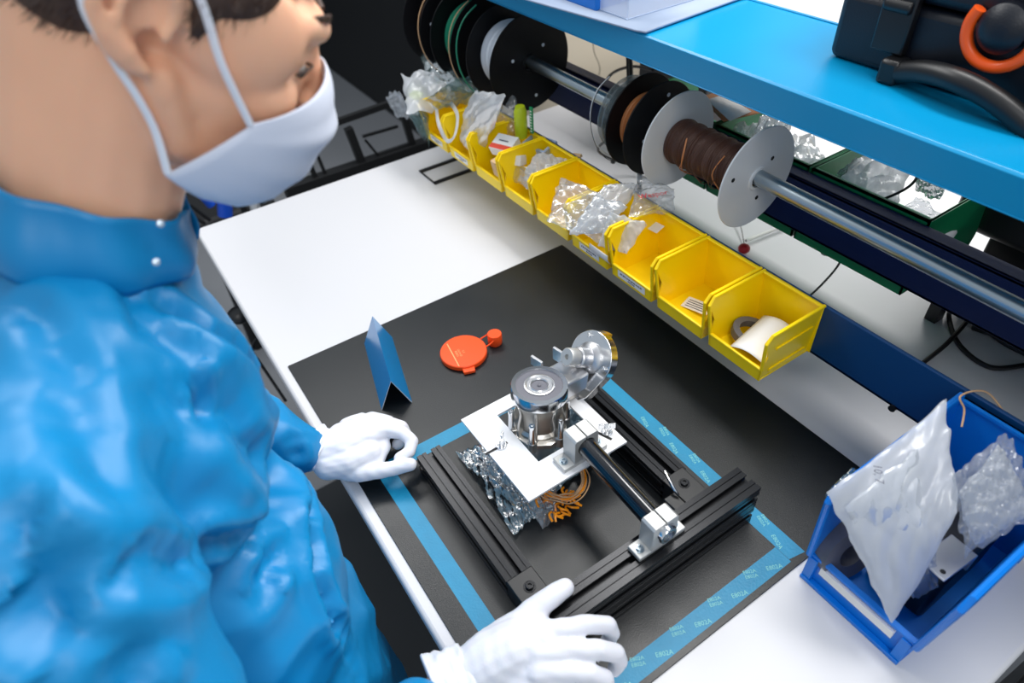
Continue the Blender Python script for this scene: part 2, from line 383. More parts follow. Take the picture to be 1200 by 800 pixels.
# ------------------------------------------------------------------ U shaped frame of black extrusions with the test device
dev = thing('extrusion_frame', 'black aluminium extrusion frame carrying the silver device, lying on the mat', 'frame', (-0.45, 0.35, ZM))
def slot_edge(L, centres, k=1.0):
    """one side of an extrusion section from 0 to L: (along, inward depth) points with T slots and small grooves"""
    out = [(0, 0)]
    feats = []
    for c in centres:
        feats.append((c, 'S'))
    gs = []
    for c in centres: gs += [c - 0.0115, c + 0.0115]
    for g in gs: feats.append((g, 'g'))
    for c, t in sorted(feats):
        if t == 'S': out += [(c - .0042, 0), (c - .0042, .0025), (c - .0075, .0025), (c - .0045, .0095), (c + .0045, .0095), (c + .0075, .0025), (c + .0042, .0025), (c + .0042, 0)]
        else: out += [(c - .0011, 0), (c - .0006, .0014), (c + .0006, .0014), (c + .0011, 0)]
    return out
def section(w, h):
    cw = [0.02] if w < 0.06 else [0.02, w - 0.02]; chh = [0.02] if h < 0.06 else [0.02, h - 0.02]
    p = [(a, d) for a, d in slot_edge(w, [c * w / (0.04 * len(cw)) if len(cw) == 1 else c for c in cw])]
    p += [(w - d, a) for a, d in slot_edge(h, [c if len(chh) > 1 else h / 2 for c in chh])]
    p += [(w - a, h - d) for a, d in slot_edge(w, [w / 2] if len(cw) == 1 else cw)]
    p += [(d, h - a) for a, d in slot_edge(h, [c if len(chh) > 1 else h / 2 for c in chh])]
    return p
ZB = ZM + 0.0005
def extr(name, o, ax, ay, az, w, h, L, label):
    return build(MB().prism(section(w, h), o, ax, ay, az, L), name, 'anodized_black', dev, label=label, smooth=20)
extr('extrusion_bar', (-0.607, 0.187, ZB), (0, 1, 0), (0, 0, 1), (1, 0, 0), 0.038, 0.038, 0.238, 'black extrusion bar nearest the worker')
extr('extrusion_bar', (-0.607, 0.445, ZB), (0, 1, 0), (0, 0, 1), (1, 0, 0), 0.040, 0.038, 0.243, 'black extrusion bar at the back, beside the tape')
extr('extrusion_beam', (-0.3075, 0.186, ZB), (1, 0, 0), (0, 0, 1), (0, 1, 0), 0.040, 0.078, 0.330, 'tall black extrusion beam across the right end')
def screw(c, r, parent, m='plastic_black', nrm=(0, 0, 1), sub=None, h=0.004):
    n = Vector(nrm); c = Vector(c)
    o = build(MB().lathe([(r * 1.45, 0), (r * 1.45, h * .2), (r, h * .2), (r, h * .85), (r * .85, h), (r * .5, h), (r * .5, h * .5)], c, c + n, 20, True, True), 'screw', m, parent)
    return o
for y0, nm in ((0.187, 'a'), (0.445, 'b')):
    w_ = 0.038
    build(MB().box((-0.369, y0, ZB), (-0.3085, y0 + w_, ZB + 0.0385)), 'corner_block', 'plastic_black', dev, bevel=0.0012)
    screw((-0.335 - 0.012, y0 + w_ / 2 + 0.001, ZB + 0.0385), 0.0055, dev, 'anodized_black')
# clamping lever beside the back corner
lev = MB().tube([P(779, 552, .058), P(784, 562, .056), P(790, 573, .052), P(795, 580, .047)], lambda t: 0.0024 - 0.0008 * abs(t - .5), 10)
build(lev, 'clamp_lever', 'chrome', dev)
build(MB().box((-0.345, 0.424, ZB + 0.004), (-0.315, 0.4445, ZB + 0.040)), 'lever_block', 'plastic_black', dev, bevel=0.002)

# white mounting plate with its square opening
ZP = 0.080
c1 = P(541, 491, ZP); c2 = P(622, 587, ZP); c3 = P(731, 510, ZP)
px0, px1, py0, py1 = -0.598, -0.426, 0.262, 0.428
hx0, hx1, hy0, hy1 = -0.574, -0.470, 0.309, 0.405
pl = MB()
for a, b in (((px0, py0), (px1, hy0)), ((px0, hy1), (px1, py1)), ((px0, hy0), (hx0, hy1)), ((hx1, hy0), (px1, hy1))):
    pl.box((a[0], a[1], ZP - 0.0035), (b[0], b[1], ZP))
build(pl, 'mounting_plate', 'plate_white', dev, label='white mounting plate with a square opening', merge=False)
for sx, sy, L, a in ((-0.523, 0.275, 0.036, 90), (-0.455, 0.408, 0.03, 20)):
    M = Matrix.Translation((sx, sy, ZP + 0.0003)) @ Matrix.Rotation(math.radians(a), 4, 'Z')
    build(MB().box((-L / 2, -0.002, -0.0002), (L / 2, 0.002, 0.0002), M), 'slot', 'matte_black', dev)
    # wing screw clamping the housing foot
    hub = Vector((sx, sy + 0.008, ZP)); M2 = Matrix.Translation(hub + Vector((0, 0, 0.010))) @ Matrix.Rotation(math.radians(a + 40), 4, 'Z')
    wing = MB().cyl(hub, hub + Vector((0, 0, 0.014)), 0.0045).cyl(hub, hub + Vector((0, 0, 0.003)), 0.008, 0.008)
    wing.box((-0.012, -0.0012, -0.002), (-0.003, 0.0012, 0.008), M2).box((0.003, -0.0012, -0.002), (0.012, 0.0012, 0.008), M2)
    build(wing, 'wing_screw', 'chrome', dev, bevel=0.0006)

# the round housing (pump or gearbox under test)
HT = P(632, 450, 0.150); HB = HT + Vector((0.004, -0.006, -0.085)); ax = (HT - HB).normalized()
Hs = [(0.032, -0.0), (0.034, 0.004), (0.0345, 0.012), (0.030, 0.016), (0.0285, 0.030), (0.030, 0.045), (0.0335, 0.056), (0.036, 0.062), (0.0375, 0.066)]
build(MB().lathe(Hs, HB, HT, 48, True, True), 'housing', 'alu_cast', dev, label='cast silver housing of the device')
Lh = (HT - HB).length
build(MB().lathe([(0.037, Lh - .020), (0.0402, Lh - .017), (0.0402, Lh - .003), (0.0390, Lh), (0.0330, Lh), (0.0322, Lh - .002), (0.0322, Lh - .010)], HB, HT, 56, True, True), 'rim_ring', 'chrome', dev, label='polished rim of the housing')
build(MB().lathe([(0.0322, Lh - .0035), (0.0325, Lh - .0025), (0.0205, Lh - .002), (0.0205, Lh - .0035)], HB, HT, 48, False, True), 'face_disc', 'ring_grey', dev, label='dark grey face of the housing')
build(MB().lathe([(0.0215, Lh - .004), (0.0215, Lh - .0005), (0.0195, Lh), (0.0175, Lh - .0015), (0.0140, Lh - .0015), (0.0128, Lh - .0002), (0.0115, Lh - .0015), (0.0115, Lh - .006)], HB, HT, 40, True, True), 'bearing_ring', 'alu_milled', dev, label='bright bearing ring')
build(MB().lathe([(0.0114, Lh - .004), (0.0112, Lh - .0028), (0.002, Lh - .0028), (0.0022, Lh - .004)], HB, HT, 32, True, True).ell(HT - ax * .003, 0.0028), 'shaft_end', 'ring_grey', dev)
q = ax.to_track_quat('Z', 'Y'); ex = q @ Vector((1, 0, 0)); ey = q @ Vector((0, 1, 0))
for k in range(8):
    a = 2 * math.pi * (k + .3) / 8; d = ex * math.cos(a) + ey * math.sin(a); s = ax.cross(d)
    M = frame(HB + d * 0.0285, d, s)
    rib = MB().prism([(0, 0.004), (0.010, 0.006), (0.0085, 0.028), (0.0045, 0.045), (0.008, 0.062), (0, 0.066)], HB + d * 0.0285 - s * 0.0022, d, ax, s, 0.0044)
    build(rib, 'rib', 'alu_cast', dev, bevel=0.0008)
for k in range(6):
    a = 2 * math.pi * (k + .62) / 6; d = ex * math.cos(a) + ey * math.sin(a); s = ax.cross(d); c = HB + d * 0.041
    ft = MB().prism([(-0.016, 0.0075), (-0.016, -0.0075), (0.0, -0.0065), (0.0055, -0.003), (0.0055, 0.003), (0.0, 0.0065)], c - ax * 0.006, d, s, ax, 0.018)
    build(ft, 'foot_lug', 'alu_cast', dev, bevel=0.0015)
    build(MB().lathe([(0.0046, 0), (0.0050, 0.006), (0.0040, 0.030), (0.0046, 0.034), (0.0040, 0.037), (0.002, 0.037), (0.002, .034)], c + ax * .008, c + ax, 16, True, True), 'bolt', 'chrome', dev)
build(MB().lathe([(0.0415, 0.0), (0.043, 0.003), (0.043, 0.009), (0.036, 0.012)], HB - ax * .004, HB, 8, True, True), 'flange', 'alu_cast', dev, bevel=0.001)
build(MB().lathe([(0.026, -0.055), (0.028, 0.0)], HB, HT, 24, True, True), 'lower_body', 'alu_cast', dev)

# side gearbox with the upright disc
DC = P(691, 419, 0.135); dn = Vector((-0.02, -0.86, 0.52)).normalized()
du = (Vector((0, 0, 1)) - dn * dn.z).normalized(); ds = dn.cross(du)
poly = []
R_ = 0.041
for i in range(25):
    a = math.radians(-20 + 220 * i / 24); poly.append((R_ * math.cos(a), R_ * math.sin(a)))
poly += [(-0.028, -0.052), (-0.016, -0.068), (0.016, -0.068), (0.030, -0.045)]
build(MB().prism(poly, DC - dn * 0.015, ds, du, dn, 0.015), 'gear_case', 'chrome', dev, label='polished gear case with round top', bevel=0.0012)
build(MB().prism([(math.cos(math.radians(a)) * 0.0405, math.sin(math.radians(a)) * 0.0405) for a in range(-80, 95, 8)] + [(-0.01, 0.0)], DC - dn * 0.0152, ds, du, dn, -0.009), 'rating_plate', 'tag_amber', dev, label='amber tag on the back of the gear case')
build(MB().lathe([(0.0235, 0), (0.0235, .003), (0.0200, .006), (0.0158, .008), (0.0150, .026), (0.0128, .028), (0.0122, .034)], DC, DC + dn, 32, True, True), 'shaft_boss', 'alu_milled', dev)
build(MB().lathe([(0.0125, .030), (0.0132, .032), (0.0132, .046), (0.0118, .048), (0.004, .048), (0.004, .043)], DC, DC + dn, 28, True, True), 'shaft_collar', 'alu_matte', dev)
for a in (55, 175, -50): screw(DC + ds * (0.033 * math.cos(math.radians(a))) + du * (0.033 * math.sin(math.radians(a))), 0.0035, dev, 'chrome', dn)
br = frame((HT + DC) / 2 + Vector((-0.003, 0.0, -0.026)), DC - HT, Vector((0, 0, 1)))
build(MB().box((-0.036, -0.014, -0.026), (0.030, 0.016, 0.020), br), 'gear_bridge', 'alu_milled', dev, bevel=0.003)
build(MB().box((-0.020, -0.030, -0.016), (0.030, -0.010, 0.014), br), 'gear_block', 'alu_cast', dev, bevel=0.004)
for px, py, zz, L in ((655, 412, .140, .02), (629, 422, .13, .014)):
    c = P(px, py, zz); M = Matrix.Translation(c) @ Matrix.Rotation(math.radians(10), 4, 'Z')
    build(MB().box((-0.011, -0.0022, -L), (0.011, 0.0022, 0.003), M), 'fin', 'alu_milled', dev, bevel=0.0005)

# black tube with its two clamps
TA = P(681, 521, 0.115); TBz = P(769, 611, 0.115)
TA = Vector((-0.452, 0.362, 0.112)); TBz = Vector((-0.285, 0.3565, 0.112))
build(MB().cyl(TA, TBz, 0.0135, n=40), 'tube', 'tube_black', dev, label='glossy black tube')
def clamp(x, y, z0, zc, L, label):
    # split block: base flange + block round the tube
    build(MB().box((x - L / 2, y - 0.037, z0), (x + L / 2, y + 0.037, z0 + 0.007)), 'clamp_base', 'alu_matte', dev, bevel=0.0012)
    blk = []
    for s in (-1, 1):
        y0 = y + s * 0.0008; y1 = y + s * 0.0195
        poly = [(y1, z0 + .007), (y1, zc + 0.019 - 0.003), (y1 - s * .003, zc + 0.019), (y0, zc + 0.019), (y0, zc + 0.0135)]
        for i in range(1, 8):
            a = math.radians(90 - s * 180 * i / 8); poly.append((y + math.cos(a) * 0.0135, zc + math.sin(a) * 0.0135))
        poly += [(y0, zc - 0.0135), (y0, z0 + .007)]
        build(MB().prism(poly, (x - L / 2, 0, 0), (0, 1, 0), (0, 0, 1), (1, 0, 0), L), 'clamp_block', 'alu_matte', dev, label=label, bevel=0.0006)
        screw((x, y + s * 0.0285, z0 + 0.007), 0.0042, dev, 'steel')
clamp(-0.446, 0.362, ZP, 0.1125, 0.026, None)
clamp(-0.2895, 0.3565, ZB + 0.0785, 0.1125, 0.022, None)
build(MB().lathe([(0.0135, 0), (0.0135, .010), (0.012, .013), (0.0085, .013), (0.0085, .006)], TBz + Vector((0.0, 0, 0)), TBz + Vector((1, 0, 0)), 32, True, True), 'end_plug', 'chrome', dev)

# crumpled shiny bag with amber wires under the device
def crumple(seed, n=7, f0=2.0, f1=9.0):
    rg = random.Random(seed); W = [(rg.uniform(-1, 1), rg.uniform(-1, 1), rg.uniform(f0, f1), rg.uniform(0, 6.28)) for _ in range(n)]
    def fn(s, t):
        r = 0
        for a, b, f, p in W:
            v = math.sin(f * (a * s + b * t) + p + 0.8 * math.sin(2.3 * s - 1.7 * t + p)); r += (abs(v) - 0.5) * 2 / (1 + f * 0.35)
        return r
    return fn
def pouch(name, m, corners, puff=0.006, amp=0.003, seed=1, n=26, parent=None, label=None, N=None, edge=0.0, floor=None, freq=(2, 9)):
    """closed plastic pouch between four corners (in order), bulging along its normal"""
    c = [Vector(k) for k in corners]; N = Vector(N).normalized() if N else (c[1] - c[0]).cross(c[3] - c[0]).normalized()
    cr = crumple(seed, 8, *freq); cr2 = crumple(seed + 50, 6); mb = MB()
    def f(sgn):
        def g(u, v):
            s = u * 2 - 1; t = v * 2 - 1
            p = c[0] * (1 - u) * (1 - v) + c[1] * u * (1 - v) + c[2] * u * v + c[3] * (1 - u) * v
            b = (max(0, 1 - s * s) * max(0, 1 - t * t)) ** 0.5
            ins = (c[0] + c[1] + c[2] + c[3]) / 4 - p
            e = cr2(s * 1.3, t * 1.3)
            q = p + N * (sgn * puff * b + amp * cr(s, t) + sgn * amp * 0.5 * b * cr2(t * 2, s * 2)) + ins * (0.05 * e * edge)
            if floor is not None: q.z = max(q.z, floor + (0.0003 if sgn < 0 else 0.0012))
            return q
        return g
    mb.grid(f(1), n, n).grid(f(-1), n, n)
    return build(mb, name, m, parent, label, smooth=25)
bag = thing('static_bag', 'crumpled silvery antistatic bag with amber wires inside, under the white plate', 'bag', (-0.52, 0.30, ZM))
pouch('bag_film', 'bag_static', [P(534, 532, .004), P(602, 628, .004), P(655, 592, .006), P(600, 505, .006)], 0.014, 0.008, 3, 60, bag, N=(0, 0, 1), edge=.6, floor=ZM + .0005, freq=(4, 20))
pouch('bag_flap', 'bag_clear', [P(612, 585, .01), P(636, 622, .006), P(656, 600, .006), P(650, 560, .02)], 0.004, 0.004, 5, 24, bag, N=(0, 0, 1), floor=ZM + .0005)
pouch('bag_film', 'bag_static', [P(600, 520, .01), P(640, 585, .01), P(718, 530, .01), P(680, 470, .01)], 0.012, 0.007, 9, 40, bag, N=(0, 0, 1), edge=1.2, floor=ZM + .0005, freq=(3, 16))
cc = P(655, 560, 0.018)
random.seed(11)
for k in range(12):
    rr = 0.040 + random.uniform(-.006, .006); mb = MB(); pts = []
    for i in range(9):
        a = math.radians(-112 + 200 * i / 8 + k * 2); pts.append(cc + Vector((math.cos(a) * rr * 1.05, math.sin(a) * rr * .9, random.uniform(-.003, .006) + 0.004)))
    build(mb.tube(pts, 0.0010, 6, 4), 'wire', 'amber' if k % 3 == 0 else 'wire_tan', bag, label='amber wire' if k % 3 == 0 else None)
am = P(655, 590, 0.012)
for k in range(26):
    a = random.uniform(-1.6, 1.6); o_ = am + Vector((random.uniform(-.022, .016), random.uniform(-.020, .024), random.uniform(0, .006)))
    build(MB().tube([o_, o_ + Vector((.008 * math.cos(a), .008 * math.sin(a), .004)), o_ + Vector((.016 * math.cos(a + .5), .016 * math.sin(a + .5), .001))], 0.0017, 6, 3), 'wire_end', 'amber', bag)

# ------------------------------------------------------------------ things lying on the bench
# folded blue sheet
f0 = P(447, 480, ZM); f1 = P(483, 471, ZM); ap = P(453.5, 440.5, 0.058); ap = Vector(((f0.x + f1.x) / 2 - .003, ap.y, ap.z))
dv = P(434, 371, 0.058) - P(453.5, 440.5, 0.058); dv = Vector((dv.x, dv.y, 0)).normalized() * 0.172
tent = thing('folded_sheet', 'glossy blue folded metal sheet standing like a tent on the black mat', 'sheet', (f0.x, f0.y, ZM))
def slab(a, b, d, th, n_):
    a = Vector(a); b = Vector(b); d = Vector(d); n = (b - a).cross(d).normalized() * th
    return [a, b, b + d, a + d, a + n, b + n, b + d + n, a + d + n], [(0, 1, 2, 3), (7, 6, 5, 4), (0, 4, 5, 1), (1, 5, 6, 2), (2, 6, 7, 3), (3, 7, 4, 0)]
def tent_sec(th):
    n0 = (ap - f0).cross(dv).normalized(); n1 = (f1 - ap).cross(dv).normalized()
    return [f0, ap, f1, f1 - n1 * th, ap - (n0 + n1) * th * 0.75, f0 - n0 * th]
s_ = tent_sec(0.0016)
s_ = [Vector((v.x, v.y, max(v.z, ZM + .0003))) for v in s_]
vs = s_ + [v + dv for v in s_]
build(MB().add(vs, [(0, 1, 7, 6), (1, 2, 8, 7), (2, 3, 9, 8), (3, 4, 10, 9), (4, 5, 11, 10), (5, 0, 6, 11), (0, 5, 4, 1), (1, 4, 3, 2), (6, 7, 10, 11), (7, 8, 9, 10)]), 'sheet_metal', 'tent_blue', tent, bevel=0.0)
e_ = [v - dv.normalized() * .0004 for v in s_]
build(MB().add(e_ + s_, [(0, 5, 4, 1), (1, 4, 3, 2), (0, 1, 7, 6), (1, 2, 8, 7)]), 'bare_edge', 'tent_edge', tent, label='bare bright metal edge')

# orange-red cap
cpo = P(543, 411, 0.012); cp = Vector((cpo.x, cpo.y, ZM)); capt = thing('tethered_plug', 'orange-red round plastic cap with small tethered plug on the mat', 'cap', cp)
rc = 0.0415
build(MB().lathe([(rc * .96, .0005), (rc, .002), (rc, .009), (rc * .97, .0105), (rc * .6, .0108), (0.001, .0108)], cp, cp + Vector((0, 0, 1)), 56, True, True), 'cap_disc', 'cap_orange', capt)
yd = (P(578, 398, .012) - P(543, 411, .012)); yd.z = 0; yd.normalize(); xd = Vector((yd.y, -yd.x, 0))
tabd = (P(549, 440, .004) - P(540, 411, .004)); tabd.z = 0; tabd.normalize(); tp = Vector((-tabd.y, tabd.x, 0))
build(MB().prism([(rc * .9, -.011), (rc + .009, -.010), (rc + .009, .010), (rc * .9, .011)], cp + Vector((0, 0, .001)), tabd, tp, (0, 0, 1), .006), 'pull_tab', 'cap_orange', capt, bevel=0.001)
pc = cp + yd * (rc + .020)
build(MB().lathe([(0.0115, .0005), (0.0130, .003), (0.0130, .022), (0.0122, .0235), (0.001, .0235)], pc, pc + Vector((0, 0, 1)), 32, True, True), 'plug', 'cap_orange', capt)
for s in (-1, 1):
    build(MB().tube([cp + yd * (rc * .93) + xd * s * .012 + Vector((0, 0, .0115)), cp + yd * (rc + .008) + xd * s * .0115 + Vector((0, 0, .015)), pc + xd * s * .0095 + Vector((0, 0, .021))], 0.0013, 8, 5), 'tether', 'cap_orange', capt)
ang = math.degrees(math.atan2((P(538, 431, .01) - P(523, 402, .01)).y, (P(538, 431, .01) - P(523, 402, .01)).x))
ln0 = P(524, 403, .0132); ln1 = P(538, 429, .0132); dd = (ln1 - ln0); nn = Vector((-dd.y, dd.x, 0)).normalized() * .0009
build(MB().add([ln0 - nn, ln1 - nn, ln1 + nn, ln0 + nn], [(0, 1, 2, 3)]), 'raised_line', 'cap_print', capt, smooth=0, solid=0.0006)
mb = MB()
for i, (tx, off, s) in enumerate((('RING', 0.007, .0065), ('ORANGE', 0.0125, .0048), ('C E', .0195, .005))):
    c = (ln0 + ln1) / 2 + nn.normalized() * off; c.z = .0132
    t_ = text_mesh(tx, s, Matrix.Translation(c) @ Matrix.Rotation(math.atan2(dd.y, dd.x), 4, 'Z')); mb.add(t_.v, t_.f)
build(mb, 'lettering', 'cap_print', capt, smooth=0)

# black rectangular frame near the left end of the bench
sx0, sx1, sy0, sy1 = -1.434, -1.350, 0.622, 0.80
fr = MB()
for a, b in (((sx0, sy0), (sx0 + .010, sy1)), ((sx1 - .010, sy0), (sx1, sy1)), ((sx0, sy0), (sx1, sy0 + .003)), ((sx0, sy1 - .004), (sx1, sy1))):
    fr.box((a[0], a[1], 0.0002), (b[0], b[1], 0.005))
tag(build(fr, 'wire_holder', 'plastic_black', bevel=0.0005), 'thin black rectangular frame lying on the white bench top under the bins', 'frame')

# ------------------------------------------------------------------ yellow bins on the rail
BP = 0.1135
def bin_parts(root, m, W, D, Hh, lip, th, lean):
    """open-front stacking bin, local: x 0..W, back at y=0, front at y=-D, z 0..H"""
    o = Vector(root['_o'])
    def at(x, y, z): return o + Vector((x, y, z))
    inset = 0.006
    def xz(x, z): return x  # sides nearly upright
    mb = MB(); 
    # floor, back, lip
    mb.box(at(inset, -D + .002, 0), at(W - inset, 0, th)); build(mb, 'base', m, root, bevel=0.0006)
    mb = MB().box(at(.001, -th, th), at(W - .001, 0, Hh)).box(at(0, -0.007, Hh - .003), at(W, 0.0, Hh)); build(mb, 'back_wall', m, root, bevel=0.0006)
    for s, x0 in ((-1, 0.0), (1, W)):
        # side wall: plate leaning inward at the foot, rolled rim, recessed panel frame
        d = -s
        poly = [(-0.0005, 0.0), (-D, 0.0), (-D - lean * .15, lip), (-D + .006 - lean * .2, lip + (Hh - lip) * .35), (-D - lean, Hh - .012), (-D - lean + .008, Hh), (-0.0005, Hh)]
        vs = []; n = len(poly)
        for k in (0, 1):
            for y, z in poly: vs.append(at(x0 + d * (inset * (1 - z / Hh) + .001 + k * th), y, z))
        fs = [tuple(range(n - 1, -1, -1)), tuple(range(n, 2 * n))] + [(i, (i + 1) % n, n + (i + 1) % n, n + i) for i in range(n)]
        sw = MB().add(vs, fs)
        # rim bead
        rim = [at(x0 + d * .0022, 0, Hh - .0015), at(x0 + d * .0022, -D - lean + .008, Hh - .0015), at(x0 + d * .003, -D - lean, Hh - .012), at(x0 + d * .006, -D - lean * .15 + .001, lip)]
        sw.tube(rim, 0.0028, 8, 1)
        # outer frame bars
        for z0, z1 in ((0.012, 0.017), (Hh * .60, Hh * .60 + .004)):
            a = inset * (1 - z0 / Hh); sw.box(at(x0 + d * (a - .0015) if d > 0 else x0 - a - .001, -D * .85, z0), at(x0 + d * (a + .0015) if d > 0 else x0 - a + .0015, -D * .12, z1))
        build(sw, 'side_wall', m, root, bevel=0.0)
    mb = MB()
    mb.add([at(inset, -D, 0), at(W - inset, -D, 0), at(W - .004, -D - lean * .15, lip), at(.004, -D - lean * .15, lip),
            at(inset, -D + th, 0), at(W - inset, -D + th, 0), at(W - .004, -D + th * 1.5, lip), at(.004, -D + th * 1.5, lip)],
           [(0, 1, 2, 3), (7, 6, 5, 4), (3, 2, 6, 7), (0, 4, 5, 1), (1, 5, 6, 2), (0, 3, 7, 4)])
    mb.tube([at(.004, -D - lean * .1, lip), at(W - .004, -D - lean * .1, lip)], 0.0022, 8, 1)
    build(mb, 'front_lip', m, root, bevel=0.0)
names = ['last yellow bin at the right end of the row, holding a paper-covered roll', 'second yellow bin from the right end, holding one small white label', 'third yellow bin from the right end, empty, with printed sticker on its lip',
         'yellow bin left of the empty one, white sleeve and slip hanging over its lip', 'yellow bin covered by crinkled clear plastic, beside the one with the paper bag', 'yellow bin holding a crumpled paper bag with a printed dark square', 'yellow bin holding white cartons, one with an orange-red stripe',
         'yellow bin with an upright milky bag, second from the left end', 'yellow bin at the left end of the row with a white looped strip']
bins = []
for i in range(9):
    x1 = -0.3795 - i * BP
    t = thing('storage_bin', names[i], 'bin', (x1 - BP + .002, RY - .001, 0.1002), 'yellow bins on the bench rail')
    bin_parts(t, 'yellow_bin', BP - .003, 0.105, 0.0925, 0.023, 0.0022, 0.010); bins.append(t)
    if i in (2, 3, 7, 8):
        o = Vector(t['_o']); W = BP - .003; s = .034 if i == 2 else .028
        M = frame(o + Vector((W / 2, -0.1064, .0125)), (1, 0, 0), (0, -.08, 1))
        l_ = build(MB().box((-s, -.007, 0), (s, .007, .0004), M), 'sticker', 'paper', t)
        pm = MB()
        rg = random.Random(i)
        x = -s + .006
        while x < s - .008:
            w_ = rg.uniform(.002, .006); pm.box((x, .000, .0004), (x + w_, .003, .0005), M); x += w_ + .0012
        x = -.008
        while x < .008: pm.box((x, -.005, .0004), (x + .0025, -.002, .0005), M); x += .0035
        build(pm, 'sticker_print', 'print_grey', l_, smooth=0)
# things in the bins
def binbox(i): o = Vector(bins[i]['_o']); return o
def card(name, m, label, cat, c, ax_, ay_, w_, h_, th=.0006, group=None, curl=0, extra=None):
    M = frame(c, ax_, ay_); mb = MB(); n = 10
    if curl:
        mb.grid(lambda u, v: M @ Vector(((u - .5) * w_, (v - .5) * h_, curl * (1 - (2 * v - 1) ** 2))), n, n)
        o = build(mb, name, m, None, solid=th)
    else: o = build(mb.box((-w_ / 2, -h_ / 2, 0), (w_ / 2, h_ / 2, th), M), name, m)
    tag(o, label, cat, group); return o
# bin 0: roll and paper
o = binbox(0)
rl = thing('cable_roll', 'dark ring-shaped roll half under paper in the rightmost yellow bin', 'roll', o + Vector((.036, -.055, .004)))
rcn = o + Vector((.038, -.052, .012))
build(MB().lathe([(.020, 0), (.030, 0), (.030, .012), (.020, .012), (.020, 0)], rcn, rcn + Vector((.15, .1, 1)), 32, False, True), 'roll_body', 'ring_grey', rl)
c = o + Vector((.067, -.062, .034)); M = frame(c, (1, .1, .05), (-.1, 1, .25))
mb = MB().grid(lambda u, v: M @ Vector(((u - .5) * .056, (v - .5) * .080, .010 * math.sin(u * 3.0) - .006 * v)), 10, 10)
tag(build(mb, 'paper_sheet', 'paper', solid=.0006), 'plain curled white paper lying in the rightmost yellow bin', 'paper')
# bin 1: small label
o = binbox(1); c = o + Vector((.050, -.060, .008))
lb = thing('paper_label', 'small white printed label lying in the yellow bin', 'label', c); M = frame(c, (.9, .15, .12), (-.3, 1, .2))
build(MB().box((-.024, -.012, 0), (.024, .012, .0008), M), 'label_paper', 'paper', lb)
pm = MB()
for k in range(4): pm.box((-.019, -.008 + k * .0045, .0009), (.017 - .004 * (k % 2), -.0065 + k * .0045, .0011), M)
build(pm, 'label_print', 'print_grey', lb, smooth=0)
# clear sheet and white bag draped over bins 3-5
def pr3(px, py, y): return PY(px, py, y)
pouch_o = thing('plastic_bag', 'crinkled clear plastic bag lying over the middle yellow bins', 'bag', P(690, 225, .18))
pouch('bag_film', 'bag_clear', [P(640, 262, .165), P(700, 285, .15), P(735, 245, .21), P(655, 205, .20)], 0.008, 0.004, 21, 34, pouch_o, N=(0, 0, 1), edge=1)
wb = thing('plastic_bag', 'white crumpled plastic sleeve lying over two yellow bins, next to red lettering', 'bag', P(720, 250, .19))
pouch('bag_film', 'bag_milky', [P(664, 278, .15), P(712, 272, .16), P(752, 216, .215), P(708, 216, .215)], 0.012, 0.003, 22, 34, wb, N=(0, -.3, 1), edge=1)
pouch('bag_flap', 'bag_milky', [P(700, 290, .14), P(735, 300, .14), P(760, 262, .19), P(715, 250, .20)], 0.008, 0.003, 23, 26, wb, N=(0, -.3, 1), edge=1)
rb = thing('plastic_bag', 'clear bag with red lettering sticking up at the back of the yellow bins', 'bag', PY(765, 240, .72))
pouch('bag_film', 'bag_clear', [P(735, 258, .19), P(790, 250, .19), P(792, 222, .215), P(748, 206, .225)], 0.008, 0.004, 24, 26, rb, N=(0, -.4, 1), edge=1)
a_ = P(751, 239, .207); b_ = P(786, 233, .207)
m_ = text_mesh('Wespor', 0.0155, frame((a_ + b_) / 2 + Vector((0, -.008, .016)), b_ - a_, P(765, 225, .215) - P(765, 245, .205)))
build(m_, 'lettering', 'print_red', rb, smooth=0)
ps = card('paper_slip', 'paper', 'white slip with black edge at back of bin left of empty one', 'paper', P(760, 262, .165), (1, .1, 0), (0, 1, .3), .055, .02)
wl = card('paper_slip', 'paper', 'white slip hanging over the yellow bin lip beside the crumpled sleeve', 'paper', P(703, 297, .128), (1, 0, 0), (0, -.35, 1), .05, .022, curl=.003)
# cartons
def carton(c, ax_, ay_, size, label, m='paper', stripe=None):
    t = thing('carton', label, 'carton', c - Vector((0, 0, size[2] / 2))); M = frame(c, ax_, ay_)
    s = [v / 2 for v in size]
    build(MB().box((-s[0], -s[1], -s[2]), (s[0], s[1], s[2]), M), 'carton_body', m, t, bevel=.0008)
    if stripe:
        build(MB().box((-s[0] - .0003, -s[1] * .95, -s[2] * .0), (s[0] + .0003, -s[1] * .35, s[2] + .0003), M), 'stripe', stripe, t)
        build(MB().box((-s[0] * .5, s[1] * .1, s[2]), (s[0] * .4, s[1] * .25, s[2] + .0004), M), 'print', 'print_grey', t)
    return t
carton(P(592, 171, .178), (1, .35, .05), (-.3, 1, .45), (.052, .04, .022), 'white carton with orange-red stripe leaning in a yellow bin', stripe='card_red')
carton(P(607, 187, .165), (1, .5, .1), (-.3, 1, -.3), (.026, .026, .02), 'small white carton beside the striped one')
carton(P(583, 196, .148), (1, 0, 0), (0, 1, .2), (.018, .016, .035), 'small tan wooden-looking block under the striped carton', m='card_tan')
tr = thing('carton_tray', 'open grey-white carton tray beside the lime tube', 'carton', P(632, 172, .165)); M = frame(P(632, 172, .170), (1, .25, 0), (-.2, 1, .2))
build(MB().box((-.032, -.022, -.008), (.032, -.016, .010), M).box((-.032, .016, -.008), (.032, .022, .010), M).box((-.032, -.016, -.008), (-.026, .016, .010), M).box((.026, -.016, -.008), (.032, .016, .010), M).box((-.032, -.022, -.010), (.032, .022, -.008), M), 'tray_walls', 'grey_board', tr)
